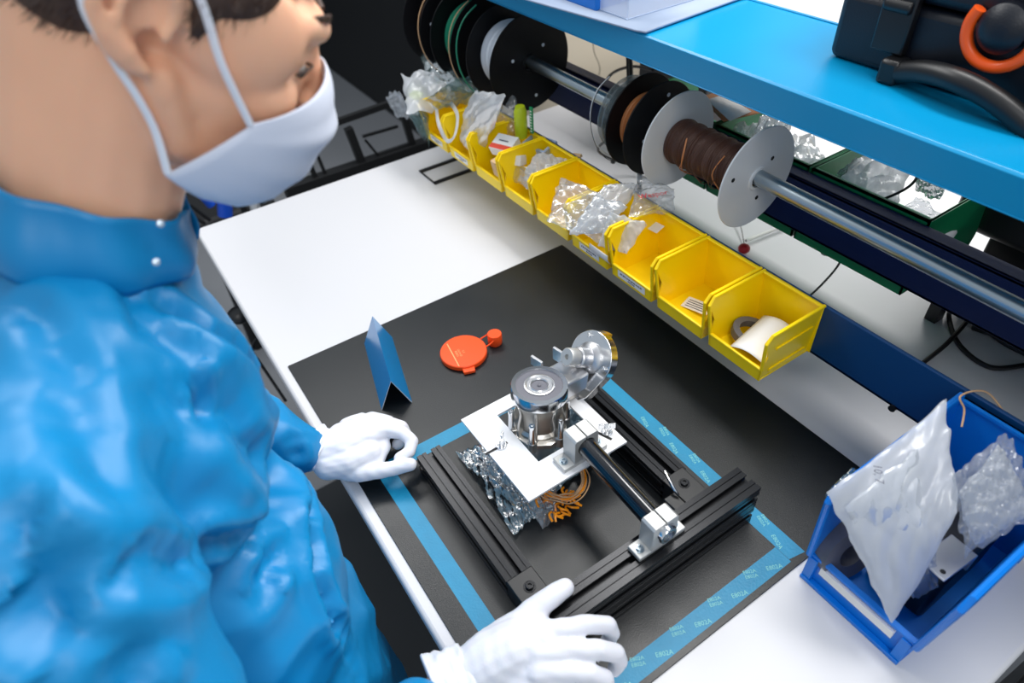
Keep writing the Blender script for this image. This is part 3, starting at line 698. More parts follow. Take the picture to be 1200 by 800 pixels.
tl = thing('glue_tube', 'lime-green tube standing upright behind the cartons', 'tube', PY(611, 158, .735))
a_ = PY(611, 160, .728); b_ = PY(610, 120, .728)
build(MB().lathe([(.0125, 0), (.0135, .01), (.0135, .055), (.0115, .06), (.010, .066)], a_, a_ + Vector((0, 0, 1)), 20, True, True), 'tube_body', 'lime', tl)
gt = thing('brush_strip', 'narrow green strip with white ticks beside the lime tube', 'strip', PY(623, 156, .735)); a_ = PY(623.5, 156, .735)
build(MB().box(a_ + Vector((-.004, -.002, 0)), a_ + Vector((.004, .002, .055))), 'strip_body', 'green_bin', gt)
pm = MB()
for k in range(8): pm.box(a_ + Vector((-.002, -.0024, .004 + k * .006)), a_ + Vector((.003, -.002, .006 + k * .006)))
build(pm, 'tick_marks', 'paper', gt, smooth=0)
kb = thing('paper_bag', 'crumpled white paper bag with printed dark square in the middle bin', 'bag', P(640, 200, .15))
pouch('bag_film', 'bag_milky', [P(612, 212, .135), P(645, 222, .14), P(668, 188, .18), P(628, 180, .18)], .014, .004, 31, 24, kb, N=(0, -.2, 1), edge=1)
M = frame(P(648, 198, .176), P(665, 192, .17) - P(640, 192, .17), P(640, 188, .17) - P(640, 208, .17))
build(MB().box((-.016, -.017, 0), (.018, .017, .0006), M), 'label_paper', 'paper', kb)
pm = MB().box((-.012, .0118, .0007), (-.001, .0135, .0009), M).box((.006, .0118, .0007), (.012, .0135, .0009), M).box((-.014, .0085, .0007), (.016, .0092, .0009), M)
build(pm, 'label_print', 'print_grey', kb, smooth=0)
pouch('bag_film', 'bag_clear', [P(590, 205, .13), P(620, 222, .13), P(640, 205, .16), P(600, 190, .15)], .008, .004, 33, 20, kb, N=(0, 0, 1), edge=1)
hb = card('heat_gun_nozzle', 'card_tan', 'small brown crinkled packet at the back of the bin', 'packet', P(675, 187, .165), (1, .3, .2), (-.2, 1, .5), .02, .022, th=.006)
hb.name = 'small_packet'
# upright milky bags, bins at the left end
for k, (a, lb_) in enumerate((((538, 162, 562, 186, 598, 110, 556, 106), 'tall milky plastic bag standing in the second yellow bin from the left'), ((588, 165, 606, 160, 604, 112, 588, 105), 'clear bag wedged behind the milky one, under the black spool'))):
    t = thing('plastic_bag', lb_, 'bag', PY(a[0], a[1], .68)); z = (.66, .735)[k]
    pouch('bag_film', ('bag_milky', 'bag_clear')[k], [PY(a[0], a[1], z), PY(a[2], a[3], z), PY(a[4], a[5], z + .02), PY(a[6], a[7], z + .02)], .014, .004, 41 + k, 26, t, N=(0, -1, .2), edge=1)
t = thing('plastic_strip', 'looped white plastic strip curling out of the leftmost yellow bin', 'strip', P(520, 165, .15))
build(MB().tube([P(511, 122, .2), P(514, 145, .19), P(524, 165, .16), P(533, 158, .18), P(536, 135, .2), P(528, 120, .2)], .0045, 8, 6, flat=.15), 'strip_loop', 'bag_milky', t)
lbs = [((470, 92, 520, 82, 535, 120, 476, 137), .20, 'bag_milky', 'cloudy plastic bag lying on the left end of the bin row, with yellow inside'),
       ((492, 66, 545, 80, 570, 118, 500, 100), .225, 'bag_teal', 'bluish clear bag behind the cloudy one under the black spools'),
       ((452, 118, 470, 112, 484, 138, 464, 136), .17, 'bag_clear', 'small clear bag hanging lowest at the left end of the bins'),
       ((478, 136, 503, 128, 503, 168, 492, 158), .15, 'bag_teal', 'grey-blue flat bag hanging beside the leftmost yellow bin'),
       ((498, 122, 552, 92, 570, 112, 512, 128), .225, 'bag_teal', 'dark shiny blue bag lying across the leftmost bin')]
for k, (a, z, m, lb_) in enumerate(lbs):
    t = thing('plastic_bag', lb_, 'bag', P(a[0], a[1], z))
    pouch('bag_film', m, [P(a[0], a[1], z), P(a[6], a[7], z - .03), P(a[4], a[5], z - .02), P(a[2], a[3], z + .01)], .014, .007, 51 + k, 28, t, N=(0, 0, 1), edge=1.2)
    if k == 0:
        c = P(488, 112, z - .008); build(MB().ell(c, (.022, .016, .008)), 'yellow_filling', 'lime', t)

# ------------------------------------------------------------------ spool rod and spools
RX = 0.80; RZ = 0.294
def rodz(x): return 0.2915 + (-x - .577) * 0.012
rod = thing('spool_rod', 'long steel rod under the blue shelf carrying the wire spools', 'rod', (-0.6, RX, RZ - .0125))
build(MB().cyl((-1.63, RX, rodz(-1.63)), (0.45, RX, rodz(0.45)), 0.0122, n=32), 'rod_body', 'steel', rod)
def spool(x0, x1, r, rb, m, mw, label, group, holes=True, wm=None, hub=.02, wire_r=0.0012):
    z = rodz((x0 + x1) / 2) - .004; t = thing('wire_spool', label, 'spool', ((x0 + x1) / 2, RX, z - r), group)
    for s, x in ((-1, x0), (1, x1)):
        fl = MB().lathe([(.0135, -.0014), (r - .001, -.0014), (r, 0), (r - .001, .0014), (.0135, .0014), (.0135, -.0014)], (x, RX, z), (x + 1, RX, z), 64, False, True)
        fl.lathe([(.0135, 0), (hub, 0), (hub * .9, s * .004), (.0135, s * .004)], (x, RX, z), (x + 1, RX, z), 32, False, True)
        f = build(fl, 'flange', m, t)
        if holes:
            for k in range(3):
                a = 2.1 * k + .6 + x * 7; rr = r * (.45 if k else .72)
                c = Vector((x + s * .0015, RX + rr * math.cos(a), z + rr * math.sin(a)))
                build(MB().cyl(c - Vector((.0004 , 0, 0)), c + Vector((.0004, 0, 0)), .0035, n=12), 'hole', 'matte_black' if m != 'spool_black' else 'wire_white', f)
    n = int((x1 - x0 - .004) / (wire_r * 2)); prof = [(.0135, 0.002)]
    rg = random.Random(int(abs(x0) * 1000))
    for k in range(n):
        xx = .002 + (k + .5) * (x1 - x0 - .004) / n; b = rb * (1 + .03 * math.sin(k * .7 + x0) + .015 * rg.uniform(-1, 1)); w_ = (x1 - x0 - .004) / n / 2
        prof += [(b - wire_r * .8, xx - w_ * .9), (b, xx - w_ * .4), (b, xx + w_ * .4)]
    prof += [(.0135, x1 - x0 - .002)]
    build(MB().lathe(prof, (x0, RX, z), (x0 + 1, RX, z), 48, False, True), 'wire_winding', mw, t)
    return t, z
ws, zz = spool(-0.745, -0.577, 0.0815, 0.037, 'spool_white', 'wire_brown', 'white-flanged spool of dark brown wire, rightmost on the rod', None)
rg = random.Random(5)
for k in range(7):
    x = rg.uniform(-.70, -.60); rr = .039; mb = MB()
    pts = [(x + rg.uniform(-.012, .012) * math.sin(i), RX + (rr + rg.uniform(0, .005)) * math.cos(a), zz + (rr + rg.uniform(0, .005)) * math.sin(a)) for i, a in enumerate([2.4, 3.2, 4.0, 4.7, 5.4])]
    build(mb.tube(pts, .0009, 6, 5), 'loose_wire', 'wire_copper' if k % 2 else 'wire_brown', ws)
s2, z2 = spool(-0.838, -0.792, 0.0815, 0.052, 'spool_black', 'wire_copper', 'black spool of copper-coloured wire in the middle of the rod', 'black spools')
s3, z3 = spool(-0.878, -0.866, 0.066, 0.045, 'film_disc', 'wire_white', 'small clear plastic spool at the left of the middle black spool', None, holes=False)
s4, z4 = spool(-1.275, -1.182, 0.100, 0.066, 'spool_black', 'wire_white', 'large black spool of white wire, nearest of the large black ones', 'black spools')
s5, z5 = spool(-1.425, -1.335, 0.104, 0.07, 'spool_black', 'wire_green', 'large black spool of green wire behind the white-wire spool', 'black spools', wm=None)
s6, z6 = spool(-1.56, -1.475, 0.104, 0.06, 'spool_black', 'wire_brown', 'large black spool farthest left on the rod', 'black spools')
for x, r, s, m, rr in ((-1.30, .106, s5, 'wire_green', .0016), (-1.33, .108, s5, 'wire_tan', .001), (-1.47, .108, s6, 'wire_tan', .001), (-.882, .078, s3, 'wire_white', .0008), (-.872, .085, s3, 'cable_thin', .0007)):
    z = rodz(x)
    build(MB().tube([(x + .01 * math.sin(a * 2), RX + r * math.cos(a), z - .005 + r * math.sin(a)) for a in [2.0 + .35 * i for i in range(12)]], rr, 6, 4), 'loose_loop', m, s)

# ------------------------------------------------------------------ on the shelf
bd = build(MB().add([P(604, -3, .4625), P(745, 37, .4625), P(757, 39, .4625), P(868, -1, .4625), Vector((-.80, .985, .4625)), Vector((-1.4, .985, .4625)), Vector((-1.4, .70, .4625))] + [], [(0, 1, 2, 3, 4, 5, 6)]), 'board', 'grey_board', solid=.003)
bd.location.z += .0015
tag(bd, 'pale grey board lying on the left part of the blue shelf', 'board')
c = P(660, -8, .475); bx_ = thing('carton', 'bright blue box on the grey board of the shelf', 'carton', (c.x, .84, .4645)); o = Vector((P(698, 14, .4645).x, P(698, 14, .4645).y, .4645))
build(MB().box((o.x - .20, o.y, .4645), (o.x, o.y + .12, .52)), 'carton_body', 'box_blue', bx_, bevel=.003)
cb = thing('plastic_box', 'clear plastic box beside the bright blue one on the shelf', 'box', (P(735, 24, .4645).x - .03, .86, .4645)); o = Vector(P(735, 24, .4645))
build(MB().box((o.x - .075, o.y, .4645), (o.x, o.y + .16, .530)), 'box_body', 'bag_milky', cb, bevel=.002)
build(MB().box((o.x - .078, o.y - .002, .4645), (o.x + .002, o.y + .163, .467)), 'box_base', 'grey_board', cb)
case = thing('hard_case', 'black hard case with orange ring and curved handle on the blue shelf', 'case', (-.28, .98, .4602))
cx0, cx1, cy0, cy1, cz = -.556, .10, .868, 1.14, .4602
build(MB().prism(rrect(cx0, cz, cx1, cz + .085, .012), (0, cy0, 0), (1, 0, 0), (0, 0, 1), (0, 1, 0), cy1 - cy0), 'case_base', 'case_black', case, bevel=.010, seg=3)
build(MB().prism(rrect(cx0 - .004, cz + .088, cx1 + .004, cz + .20, .014), (0, cy0 - .004, 0), (1, 0, 0), (0, 0, 1), (0, 1, 0), cy1 - cy0 + .008), 'case_lid', 'case_black', case, bevel=.012, seg=3)
for x in (-.47, -.13):
    build(MB().box((x - .022, cy0 - .014, cz + .03), (x + .022, cy0 - .001, cz + .125)).cyl((x - .018, cy0 - .012, cz + .085), (x + .018, cy0 - .012, cz + .085), .008), 'latch', 'plastic_black', case, bevel=.003)
hd = [PY(1052, 85, .852), PY(1085, 84, .842), PY(1125, 95, .832), PY(1170, 120, .832), PY(1215, 158, .835)]
build(MB().tube(hd, .013, 14, 6), 'handle', 'plastic_black', case)
build(MB().box((hd[0].x - .020, cy0 - .030, hd[0].z - .014), (hd[0].x + .006, cy0, hd[0].z + .016)), 'handle_mount', 'plastic_black', case, bevel=.005)
rc_ = PY(1174, 38, .855); pts = []
for i in range(12):
    a = math.radians(150 + 250 * i / 11); pts.append(rc_ + Vector((.036 * math.cos(a), 0, .036 * math.sin(a))))
build(MB().tube(pts, .0068, 14, 4), 'orange_ring', 'orange_cord', case, label='bright orange ring')
build(MB().lathe([(.026, 0), (.026, .014), (.018, .022), (.006, .025)], (rc_.x, cy0 - .003, rc_.z + .004), (rc_.x, cy0 - 1, rc_.z + .004), 32, True, True), 'knob', 'case_black', case)

# ------------------------------------------------------------------ green bins on the far side, their bags, and instruments
gx = [-0.990, -0.782, -0.574, -0.366]
glab = ['green bin farthest left behind the spools, papers sticking out', 'green bin behind the white spool flange, with folded white bag', 'green bin with large white plastic bag behind the rod', ]
gl = []
for i in range(3):
    x0 = gx[i] + .002; t = thing('storage_bin', glab[i], 'bin', (x0, .932, .128), 'green bins on the far side')
    W, D, Hh, th = .2035, .17, .135, .003; o = Vector(t['_o']); at = lambda a, b, c: o + Vector((a, b, c))
    build(MB().box(at(0, 0, 0), at(W, D, th)), 'base', 'green_bin', t); build(MB().box(at(0, 0, th), at(W, th, Hh)).box(at(0, 0, Hh - .004), at(W, .007, Hh)), 'back_wall', 'green_bin', t)
    for x in (0, W - th): build(MB().prism([(0, 0), (D, 0), (D + .01, .04), (D - .01, Hh), (0, Hh)], at(x, 0, 0), (0, 1, 0), (0, 0, 1), (1, 0, 0), th).box(at(x - .001, 0, Hh - .012), at(x + th + .001, D - .012, Hh)), 'side_wall', 'green_bin', t)
    build(MB().box(at(0, D - th, 0), at(W, D, .04)), 'front_lip', 'green_bin', t)
    gl.append(t)
def gb(c, z, m, lab, sd, puff=.016, pr_=None, amp=.006):
    t = thing('plastic_bag', lab, 'bag', P(c[0], c[1], z), 'bags in the green bins')
    pouch('bag_film', m, [P(c[0], c[1], z), P(c[2], c[3], z), P(c[4], c[5], z + .01), P(c[6], c[7], z + .01)], puff, amp, sd, 28, t, N=(0, 0, 1), edge=1.2); return t
gb((915, 205, 968, 196, 950, 162, 905, 165), .235, 'bag_milky', 'folded white bag behind the white spool flange', 61)
gb((975, 225, 1045, 254, 1068, 205, 1000, 190), .24, 'bag_milky', 'large bright white plastic bag in the middle green bin', 62, .02)
gb((1042, 257, 1078, 273, 1105, 255, 1075, 230), .24, 'bag_clear', 'flat clear ziplock bag at the right end of the green bins', 63, .006, amp=.003)
gb((1070, 225, 1100, 238, 1108, 222, 1072, 200), .235, 'bag_teal', 'small clear bag behind the thin black cable', 64, .006)
gb((985, 215, 1010, 200, 1020, 188, 975, 205), .24, 'bag_teal', 'greenish clear bag at the left rim of the middle green bin', 67, .006)
gb((880, 165, 925, 160, 930, 135, 890, 140), .26, 'bag_milky', 'long rolled white sleeve behind the right spool flange', 65, .01)
gb((850, 170, 880, 180, 900, 150, 860, 150), .24, 'bag_milky', 'white sleeve lying between the two white spool flanges', 66, .008)
for k, (pts, m, lab, cat) in enumerate((([(828, 118), (855, 143), (880, 132), (850, 112)], 'paper', 'white open booklet above the green bins, orange-brown border', 'booklet'),)):
    z = .285; t = thing('booklet', lab, cat, P(850, 130, z))
    q_ = [P(a, b_, z) for a, b_ in pts]; q2 = [P(a, b_, z) for a, b_ in ((820, 112), (848, 137), (893, 128), (862, 104))]
    q3 = [P(820, 114, z - .002), P(848, 142, z - .002), P(895, 131, z - .002), P(862, 102, z - .002)]
    build(MB().add(q3, [(0, 1, 2, 3)]), 'cover', 'wire_copper', t, solid=.002)
    build(MB().add([v + Vector((0, 0, .002)) for v in q_], [(0, 1, 2, 3)]), 'page', 'paper', t, solid=.001)
t = thing('cord_reel_foot', 'white rounded bottle end beside the last green bin', 'bottle', P(1100, 275, .20)); t.name = 'small_bottle'
build(MB().cap(P(1098, 280, .20), .018, P(1112, 262, .20), .018), 'bottle_body', 'spool_white', t)
# black instrument and keypad
ins = thing('instrument', 'black boxy instrument with rounded corner behind the rod', 'instrument', (-.30, 1.20, .0))
build(MB().box((-.42, 1.12, .16), (.15, 1.38, .30)), 'body', 'plastic_black', ins, bevel=.015, seg=3)
build(MB().box((-.36, 1.15, .0), (.1, 1.35, .16)), 'foot', 'plastic_black', ins, bevel=.005)
kp = thing('keypad', 'silver keypad strip with white buttons in front of the instrument', 'keypad', (-.25, 1.04, .0))
k0 = P(1122, 288, .12); build(MB().box((k0.x, 1.07, .10), (.15, 1.115, .118)), 'keypad_body', 'alu_matte', kp, bevel=.002)
build(MB().box((k0.x + .01, 1.073, .118), (.14, 1.112, .119)), 'panel', 'plastic_black', kp)
for xx in (k0.x + .02, .1): build(MB().box((xx, 1.08, .0), (xx + .02, 1.105, .10)), 'leg', 'plastic_black', kp)
for k in range(8):
    x = k0.x + .022 + k * .032; build(MB().box((x, 1.082, .119), (x + .014, 1.094, .122)), 'button', 'paper', kp, bevel=.001)

# ------------------------------------------------------------------ cables
def cable(pts, r, m, label, loc=None):
    o = build(MB().tube(pts, r, 8, 8), 'cable', m); tag(o, label, 'cable', None); return o
cable([P(1200, 428, .005), P(1160, 430, .005), P(1125, 405, .005), P(1112, 372, .01), P(1118, 345, .04), (-.36, .97, .14)], .0042, 'cable_black', 'thick black cable loop on the white top behind the rails, at right')
cable([P(1076, 428, .003), P(1083, 424, .004), P(1110, 402, .012), P(1135, 374, .02), P(1150, 355, .05), (-.30, .98, .15)], .0038, 'cable_black', 'black cable crossing the loop and running under the blue rail')
cable([P(1128, 352, .03), P(1145, 375, .012), P(1175, 400, .006), P(1215, 420, .005)], .005, 'cable_black', 'black cable behind the loop, ending at the dark plug')
t = build(MB().box((-.06, -.018, 0), (.06, .018, .03), Matrix.Translation(P(1185, 395, .0)) @ Matrix.Rotation(.35, 4, 'Z')), 'power_brick', 'plastic_black', bevel=.004); tag(t, 'black power brick on the white top under the navy rail', 'power supply')
cable([(-.53, .90, .003), P(953, 343, .01), P(985, 305, .06), (-.53, .96, .11), (-.50, .94, .20), P(1060, 222, .28), P(1078, 200, .33)], .0021, 'cable_black', 'thin black cable running up over the white bag')
cable([(-1.02, 1.08, .003), P(704, 180, .06), PY(720, 155, .88), PY(735, 120, .93), PY(735, 60, .95)], .003, 'cable_black', 'black cable hanging down left of the middle spool')
cable([PY(735, 20, .96), PY(737, 60, .96), PY(738, 98, .96), PY(728, 160, .96), PY(718, 190, .96)], .006, 'cable_black', 'thick black cable dropping behind the rod beside the middle spool')
cable([PY(752, 180, .90), PY(750, 200, .90), PY(749, 225, .90)], .005, 'cable_black', 'short thick black cable below the middle black spool')
cable([P(694, 36, .2), PY(696, 60, 1.3), PY(703, 80, 1.35), PY(699, 100, 1.40)], .0012, 'cable_thin', 'thin brown wire hanging in front of the beige panel')
cable([PY(706, 110, 1.2), PY(715, 88, 1.2), PY(740, 78, 1.2), PY(765, 82, 1.2)], .004, 'cable_black', 'black cable arching behind the rod above the navy rail')
cable([P(1127, 500, .19), P(1130, 480, .20), P(1125, 465, .21), P(1142, 458, .21), P(1160, 462, .20), P(1180, 488, .18)], .0012, 'wire_tan', 'thin pinkish wire looping over the rim of the blue crate')
cable([P(850, 236, .02), P(862, 252, .012), P(868, 265, .01), (-.715, 1.0, .003)], .001, 'cable_thin', 'very thin wire ending at the small red cap')
t = build(MB().ell(P(872, 291, .012), (.012, .012, .010)), 'red_button', 'red_plastic'); tag(t, 'small dark red cap on the top behind the yellow bins', 'cap')
a_ = P(874, 282, .012); b_ = P(925, 262, .012)
t = build(MB().cyl(a_, b_, .0035), 'white_stick', 'paper'); tag(t, 'thin white stick lying on the top behind the white spool', 'stick')
# dark things behind the middle spools under the shelf
t = build(MB().box((PY(757, 95, 1.25).x, 1.22, 0.0), (PY(835, 120, 1.25).x, 1.30, .27)), 'dark_box', 'plastic_black', bevel=.006); tag(t, 'dark box on the top behind the middle spools', 'box')

# ------------------------------------------------------------------ blue crate at the right
cr = thing('open_crate', 'bright blue open-front crate at the right, full of plastic bags', 'crate', (-.178, .742, .0003))
o = Vector(cr['_o']); W = .135; D = .228; Hh = .185; th = .003
def at(x, y, z): return o + Vector((x, y, z))
build(MB().box(at(0, -D, 0), at(W, 0, th)), 'base', 'blue_crate', cr, bevel=.001)
build(MB().box(at(0, -th, th), at(W + .012, 0, Hh)).box(at(-.003, -.008, Hh - .004), at(W + .014, 0, Hh)), 'back_wall', 'blue_crate', cr)
for s, x0, fl in ((-1, 0.0, .002), (1, W, .014)):
    d = -s; poly = [(0, 0), (-D, 0), (-D - .006, .052), (-D - .020, Hh - .012), (-D - .012, Hh), (0, Hh)]; n = len(poly); vs = []
    for k in (0, 1):
        for y, z in poly: vs.append(at(x0 + s * fl * z / Hh + d * k * th, y, z))
    sw = MB().add(vs, [tuple(range(n - 1, -1, -1)), tuple(range(n, 2 * n))] + [(i, (i + 1) % n, n + (i + 1) % n, n + i) for i in range(n)])
    xr = x0 + s * fl
    sw.tube([at(xr, 0, Hh), at(xr, -D - .010, Hh), at(xr - s * .001, -D - .019, Hh - .012), at(x0 + s * fl * .3, -D - .006, .052)], .0042, 8, 1)
    build(sw, 'side_wall', 'blue_crate', cr, bevel=.0)
build(MB().box(at(0, -D, th), at(W, -D + th, .05)).box(at(0, -D - .004, .048), at(W + .004, -D + .004, .053)).box(at(0, -D - .008, 0), at(W, -D, .006)).box(at(0, -D - .006, .006), at(.012, -D, .048)).box(at(W - .012, -D - .006, .006), at(W, -D, .048)), 'front_lip', 'blue_crate', cr, bevel=.0008)
build(MB().box(at(.018, -D - .005, .030), at(W - .020, -D, .043)), 'label_strip', 'paper', cr, label='white label strip on the crate front')
rr = thing('tape_roll', 'grey-brown roll of tape standing inside the blue crate', 'roll', at(.022, -.20, .004)); c = at(.020, -.192, .050)
build(MB().lathe([(.018, -.011), (.040, -.011), (.040, .011), (.018, .011), (.018, -.011)], c, c + Vector((1, -.25, .25)), 40, False, True), 'roll_body', 'ring_grey', rr)
c = P(1112, 652, .12); me_ = thing('metal_bracket', 'shiny aluminium bracket standing among the bags in the blue crate', 'bracket', c - Vector((0, 0, .06)))
M = frame(c, P(1135, 628, .12) - P(1098, 655, .12), P(1100, 640, .12) - P(1120, 672, .12))
build(MB().box((-.030, -.016, -.002), (.026, .016, .001), M).box((.024, -.016, -.030), (.027, .016, .001), M), 'bracket_body', 'alu_milled', me_, bevel=.001)
build(MB().cyl(M @ Vector((-.022, -.008, .0012)), M @ Vector((-.022, -.008, .0005)), .003), 'hole', 'matte_black', me_)
dk = thing('rubber_part', 'dark rubber block deep inside the blue crate beside the bracket', 'block', at(.09, -.11, .004))
build(MB().box(at(.045, -.17, .004), at(.118, -.04, .085)), 'block_body', 'plastic_black', dk, bevel=.006)
bg = thing('plastic_bag', 'large milky ziplock bag standing in the blue crate, leaning left', 'bag', at(.04, -.16, .02))
pouch('bag_film', 'bag_milky', [P(968, 577, .21), P(1045, 735, .06), P(1125, 600, .20), P(1108, 472, .25)], .016, .0018, 71, 40, bg, N=(0, -.6, 1), edge=.8)
pouch('inner_sleeve', 'bag_milky', [P(985, 592, .20), P(1040, 700, .08), P(1090, 640, .16), P(1078, 520, .24)], .010, .002, 72, 30, bg, N=(0, -.6, 1), edge=1)
a_ = P(1029, 555, .243)
m_ = text_mesh('10, 7', .012, frame(a_, P(1034, 580, .23) - P(1029, 545, .23), P(1045, 556, .23) - P(1020, 560, .23))); build(m_, 'handwriting', 'print_grey', bg, smooth=0)
bg = thing('plastic_bag', 'crinkled clear bag at the right side of the blue crate', 'bag', at(.10, -.1, .02))
pouch('bag_film', 'bag_clear', [P(1112, 560, .22), P(1130, 655, .16), P(1225, 600, .20), P(1180, 505, .24)], .024, .006, 73, 44, bg, N=(0, -.3, 1), edge=1.2, freq=(4, 16))
pouch('inner_film', 'bag_milky', [P(1120, 580, .20), P(1140, 645, .15), P(1215, 600, .18), P(1170, 520, .22)], .014, .005, 74, 36, bg, N=(0, -.3, 1), edge=1, freq=(4, 16))
bg = thing('plastic_bag', 'small clear bag folded down the middle of the blue crate', 'bag', at(.06, -.17, .02))
pouch('bag_film', 'bag_clear', [P(1050, 650, .13), P(1068, 705, .06), P(1100, 690, .08), P(1095, 615, .17)], .010, .007, 75, 30, bg, N=(0, -.5, 1), edge=1)
bg = thing('plastic_bag', 'bluish clear bag tucked behind the milky bag at the crate edge', 'bag', at(.01, -.22, .04))
pouch('bag_film', 'bag_teal', [P(997, 548, .17), P(966, 582, .17), P(990, 600, .14), P(1025, 560, .17)], .004, .003, 76, 18, bg, N=(0, -.4, 1), edge=.5)
# dark thing at the right end of the bench
t = build(MB().box((.045, .42, -.06), (.30, .80, -.035)), 'drawer_unit', 'plastic_black', bevel=.004); 
t = tag(build(MB().box((.045, .42, -.90), (.30, .80, -.0605)), 'drawer_cabinet', 'plastic_black', bevel=.004), 'black cabinet standing at the right end of the bench', 'cabinet')
bpy.data.objects['drawer_unit'].parent = t; bpy.data.objects['drawer_unit'].location = Vector(bpy.data.objects['drawer_unit'].location) - t.location; bpy.data.objects['drawer_unit'].name = 'cabinet_top'

# ------------------------------------------------------------------ floor things seen past the bench on the left
fm = tag(build(MB().box((-1.4, -.7, -.8998), (0.3, .7, -.885)), 'floor_pad', 'floor_mat', bevel=.004), 'dark anti-fatigue mat on the floor under the worker', 'mat')
rk = thing('metal_rack', 'low black metal rack on the grey floor beyond the left end of the bench', 'rack', (-2.3, .75, -.9))
def bar(a, b, r=.012): build(MB().box((-r, -r, 0), (r, r, (Vector(b) - Vector(a)).length), Matrix.Translation(a) @ (Vector(b) - Vector(a)).to_track_quat('Z', 'Y').to_matrix().to_4x4()), 'rack_bar', 'matte_black', rk)
X_ = -2.0
def q4(px, py, x=X_): return PX(px, py, x)
bar(q4(335, 226), q4(535, 158), .021); bar(q4(375, 150), q4(500, 106), .009); bar(q4(408, 150), q4(426, 196), .012); bar(q4(355, 172), q4(372, 214), .007)
bar(q4(366, 168), q4(383, 208), .005); bar(q4(468, 120), q4(486, 178), .010)
bar(q4(425, 160), q4(466, 148), .004); bar(q4(428, 164), q4(443, 182), .004); bar(q4(443, 182), q4(485, 168), .004)
for y in (.34, 1.0): bar((X_, y, -.9), (X_, y, -.24), .02)
ch = thing('office_chair', 'chair with blue frame parts far behind, below the worker mask', 'chair', (-2.2, .22, -.9))
def ctube(a, b, r, m): build(MB().cyl(a, b, r), 'frame_tube', m, ch)
ctube(q4(262, 222), q4(264, 252), .022, 'blue_plastic'); ctube(q4(232, 222), q4(248, 240), .014, 'blue_plastic'); ctube(q4(292, 218), q4(298, 246), .012, 'spool_white')
ctube(q4(212, 246), q4(240, 262), .005, 'matte_black'); ctube(q4(280, 228), q4(288, 250), .010, 'matte_black'); ctube(q4(305, 226), q4(312, 244), .008, 'steel'); ctube(q4(222, 240), q4(246, 258), .005, 'matte_black')
build(MB().box((-2.30, .02, -.32), (-2.05, .30, -.27)), 'seat', 'matte_black', ch, bevel=.02)
ctube((-2.18, .16, -.9), (-2.18, .16, -.3), .02, 'matte_black')
cbn = tag(build(MB().box((-6.98, P(450, 128, -.9).y, -.9), (-2.5, 3.2, 2.0)), 'tall_cabinet', 'matte_black', bevel=.01), 'tall black cabinet standing far back in the dark part of the room', 'cabinet')
lf = thing('levelling_foot', 'black castor below the left edge of the bench', 'castor', PX(290, 366, -1.50)); c = PX(280, 369, -1.45)
build(MB().ell(c, (.035, .028, .014)), 'castor_wheel', 'plastic_black', lf); build(MB().cyl(c + Vector((-.0, .05, 0)), c + Vector((0, .05, .12)), .008), 'castor_stem', 'steel', lf)
cable([PX(312, 392, -1.4), PX(300, 398, -1.4), PX(296, 412, -1.4), PX(304, 424, -1.4), PX(335, 470, -1.3)], .004, 'cable_black', 'black cable loop hanging under the left edge of the bench')

# ------------------------------------------------------------------ the worker
wk = thing('person', 'worker in a shiny blue gown, white face mask and white gloves bending over the bench', 'person', (-.52, -.12, -.9))
RT = Vector((.9748, -.1991, -.0082)).normalized(); F = Vector((.165, .8299, -.5329)); F = (F - RT * F.dot(RT)).normalized(); U = RT.cross(F).normalized(); HS = 1.0
HC = Vector((-.569, .073, .682)); EAR = HC
HM = Matrix(((RT.x, F.x, U.x), (RT.y, F.y, U.y), (RT.z, F.z, U.z)))
def h(r, f, u): return HC + (RT * r + F * f + U * u) * HS
NB = Vector((-.588, -.047, .525))
SR = Vector((-.365, -.135, .465)); SL = Vector((-.770, -.080, .450)); ELR = Vector((-.205, -.17, .19)); ELL = Vector((-.775, -.055, .17))
WL = P(374, 533, .050); WR = P(528, 806, .060)
PEL = Vector((-.50, -.12, .02)); CHS = Vector((-.56, -.105, .36))
bd_ = MB()
bd_.ell(h(0, -.006, .045), (.077, .099, .086), HM).ell(h(0, .042, -.010), (.066, .060, .088), HM).ell(h(0, .038, -.060), (.056, .055, .042), HM).ell(h(0, .076, -.094), (.026, .022, .020), HM)
for s in (-1, 1):
    bd_.cap(h(s * .060, -.002, -.030), .017, h(s * .050, .020, -.070), .016).cap(h(s * .050, .02, -.070), .016, h(s * .014, .082, -.098), .016)
    bd_.cap(h(s * .050, .078, .036), .012, h(s * .012, .098, .032), .012)     # brow
    bd_.ell(h(s * .044, .070, -.020), (.022, .024, .024), HM)                # cheek
    bd_.ell(h(s * .032, .081, .010), (.0145, .0135, .0115), HM)              # lids
    bd_.ell(h(s * .060, .040, .02), (.016, .045, .04), HM)
    # ear: helix, antihelix, lobe
    e = lambda f, u, o=0.0: h(s * (.077 + o), f - .006, u + .008)
    hx = [e(.006, .004, .0), e(.004, .022, .004), e(-.008, .038, .010), e(-.026, .038, .015), e(-.038, .022, .017), e(-.037, .002, .016), e(-.028, -.016, .012), e(-.015, -.028, .006), e(-.004, -.028, .002)]
    for a, b_ in zip(hx, hx[1:]): bd_.cap(a, .0052, b_, .0052, 10)
    bd_.ell(e(-.022, .008, -.001), (.004, .018, .030), HM).ell(e(-.010, -.026, .003), (.005, .009, .009), HM)
    ah = [e(-.014, .024, .010), e(-.024, .012, .012), e(-.023, -.006, .012), e(-.012, -.018, .009)]
    for a, b_ in zip(ah, ah[1:]): bd_.cap(a, .004, b_, .004, 10)
    bd_.ell(e(.003, -.002, .003), (.006, .005, .007), HM)
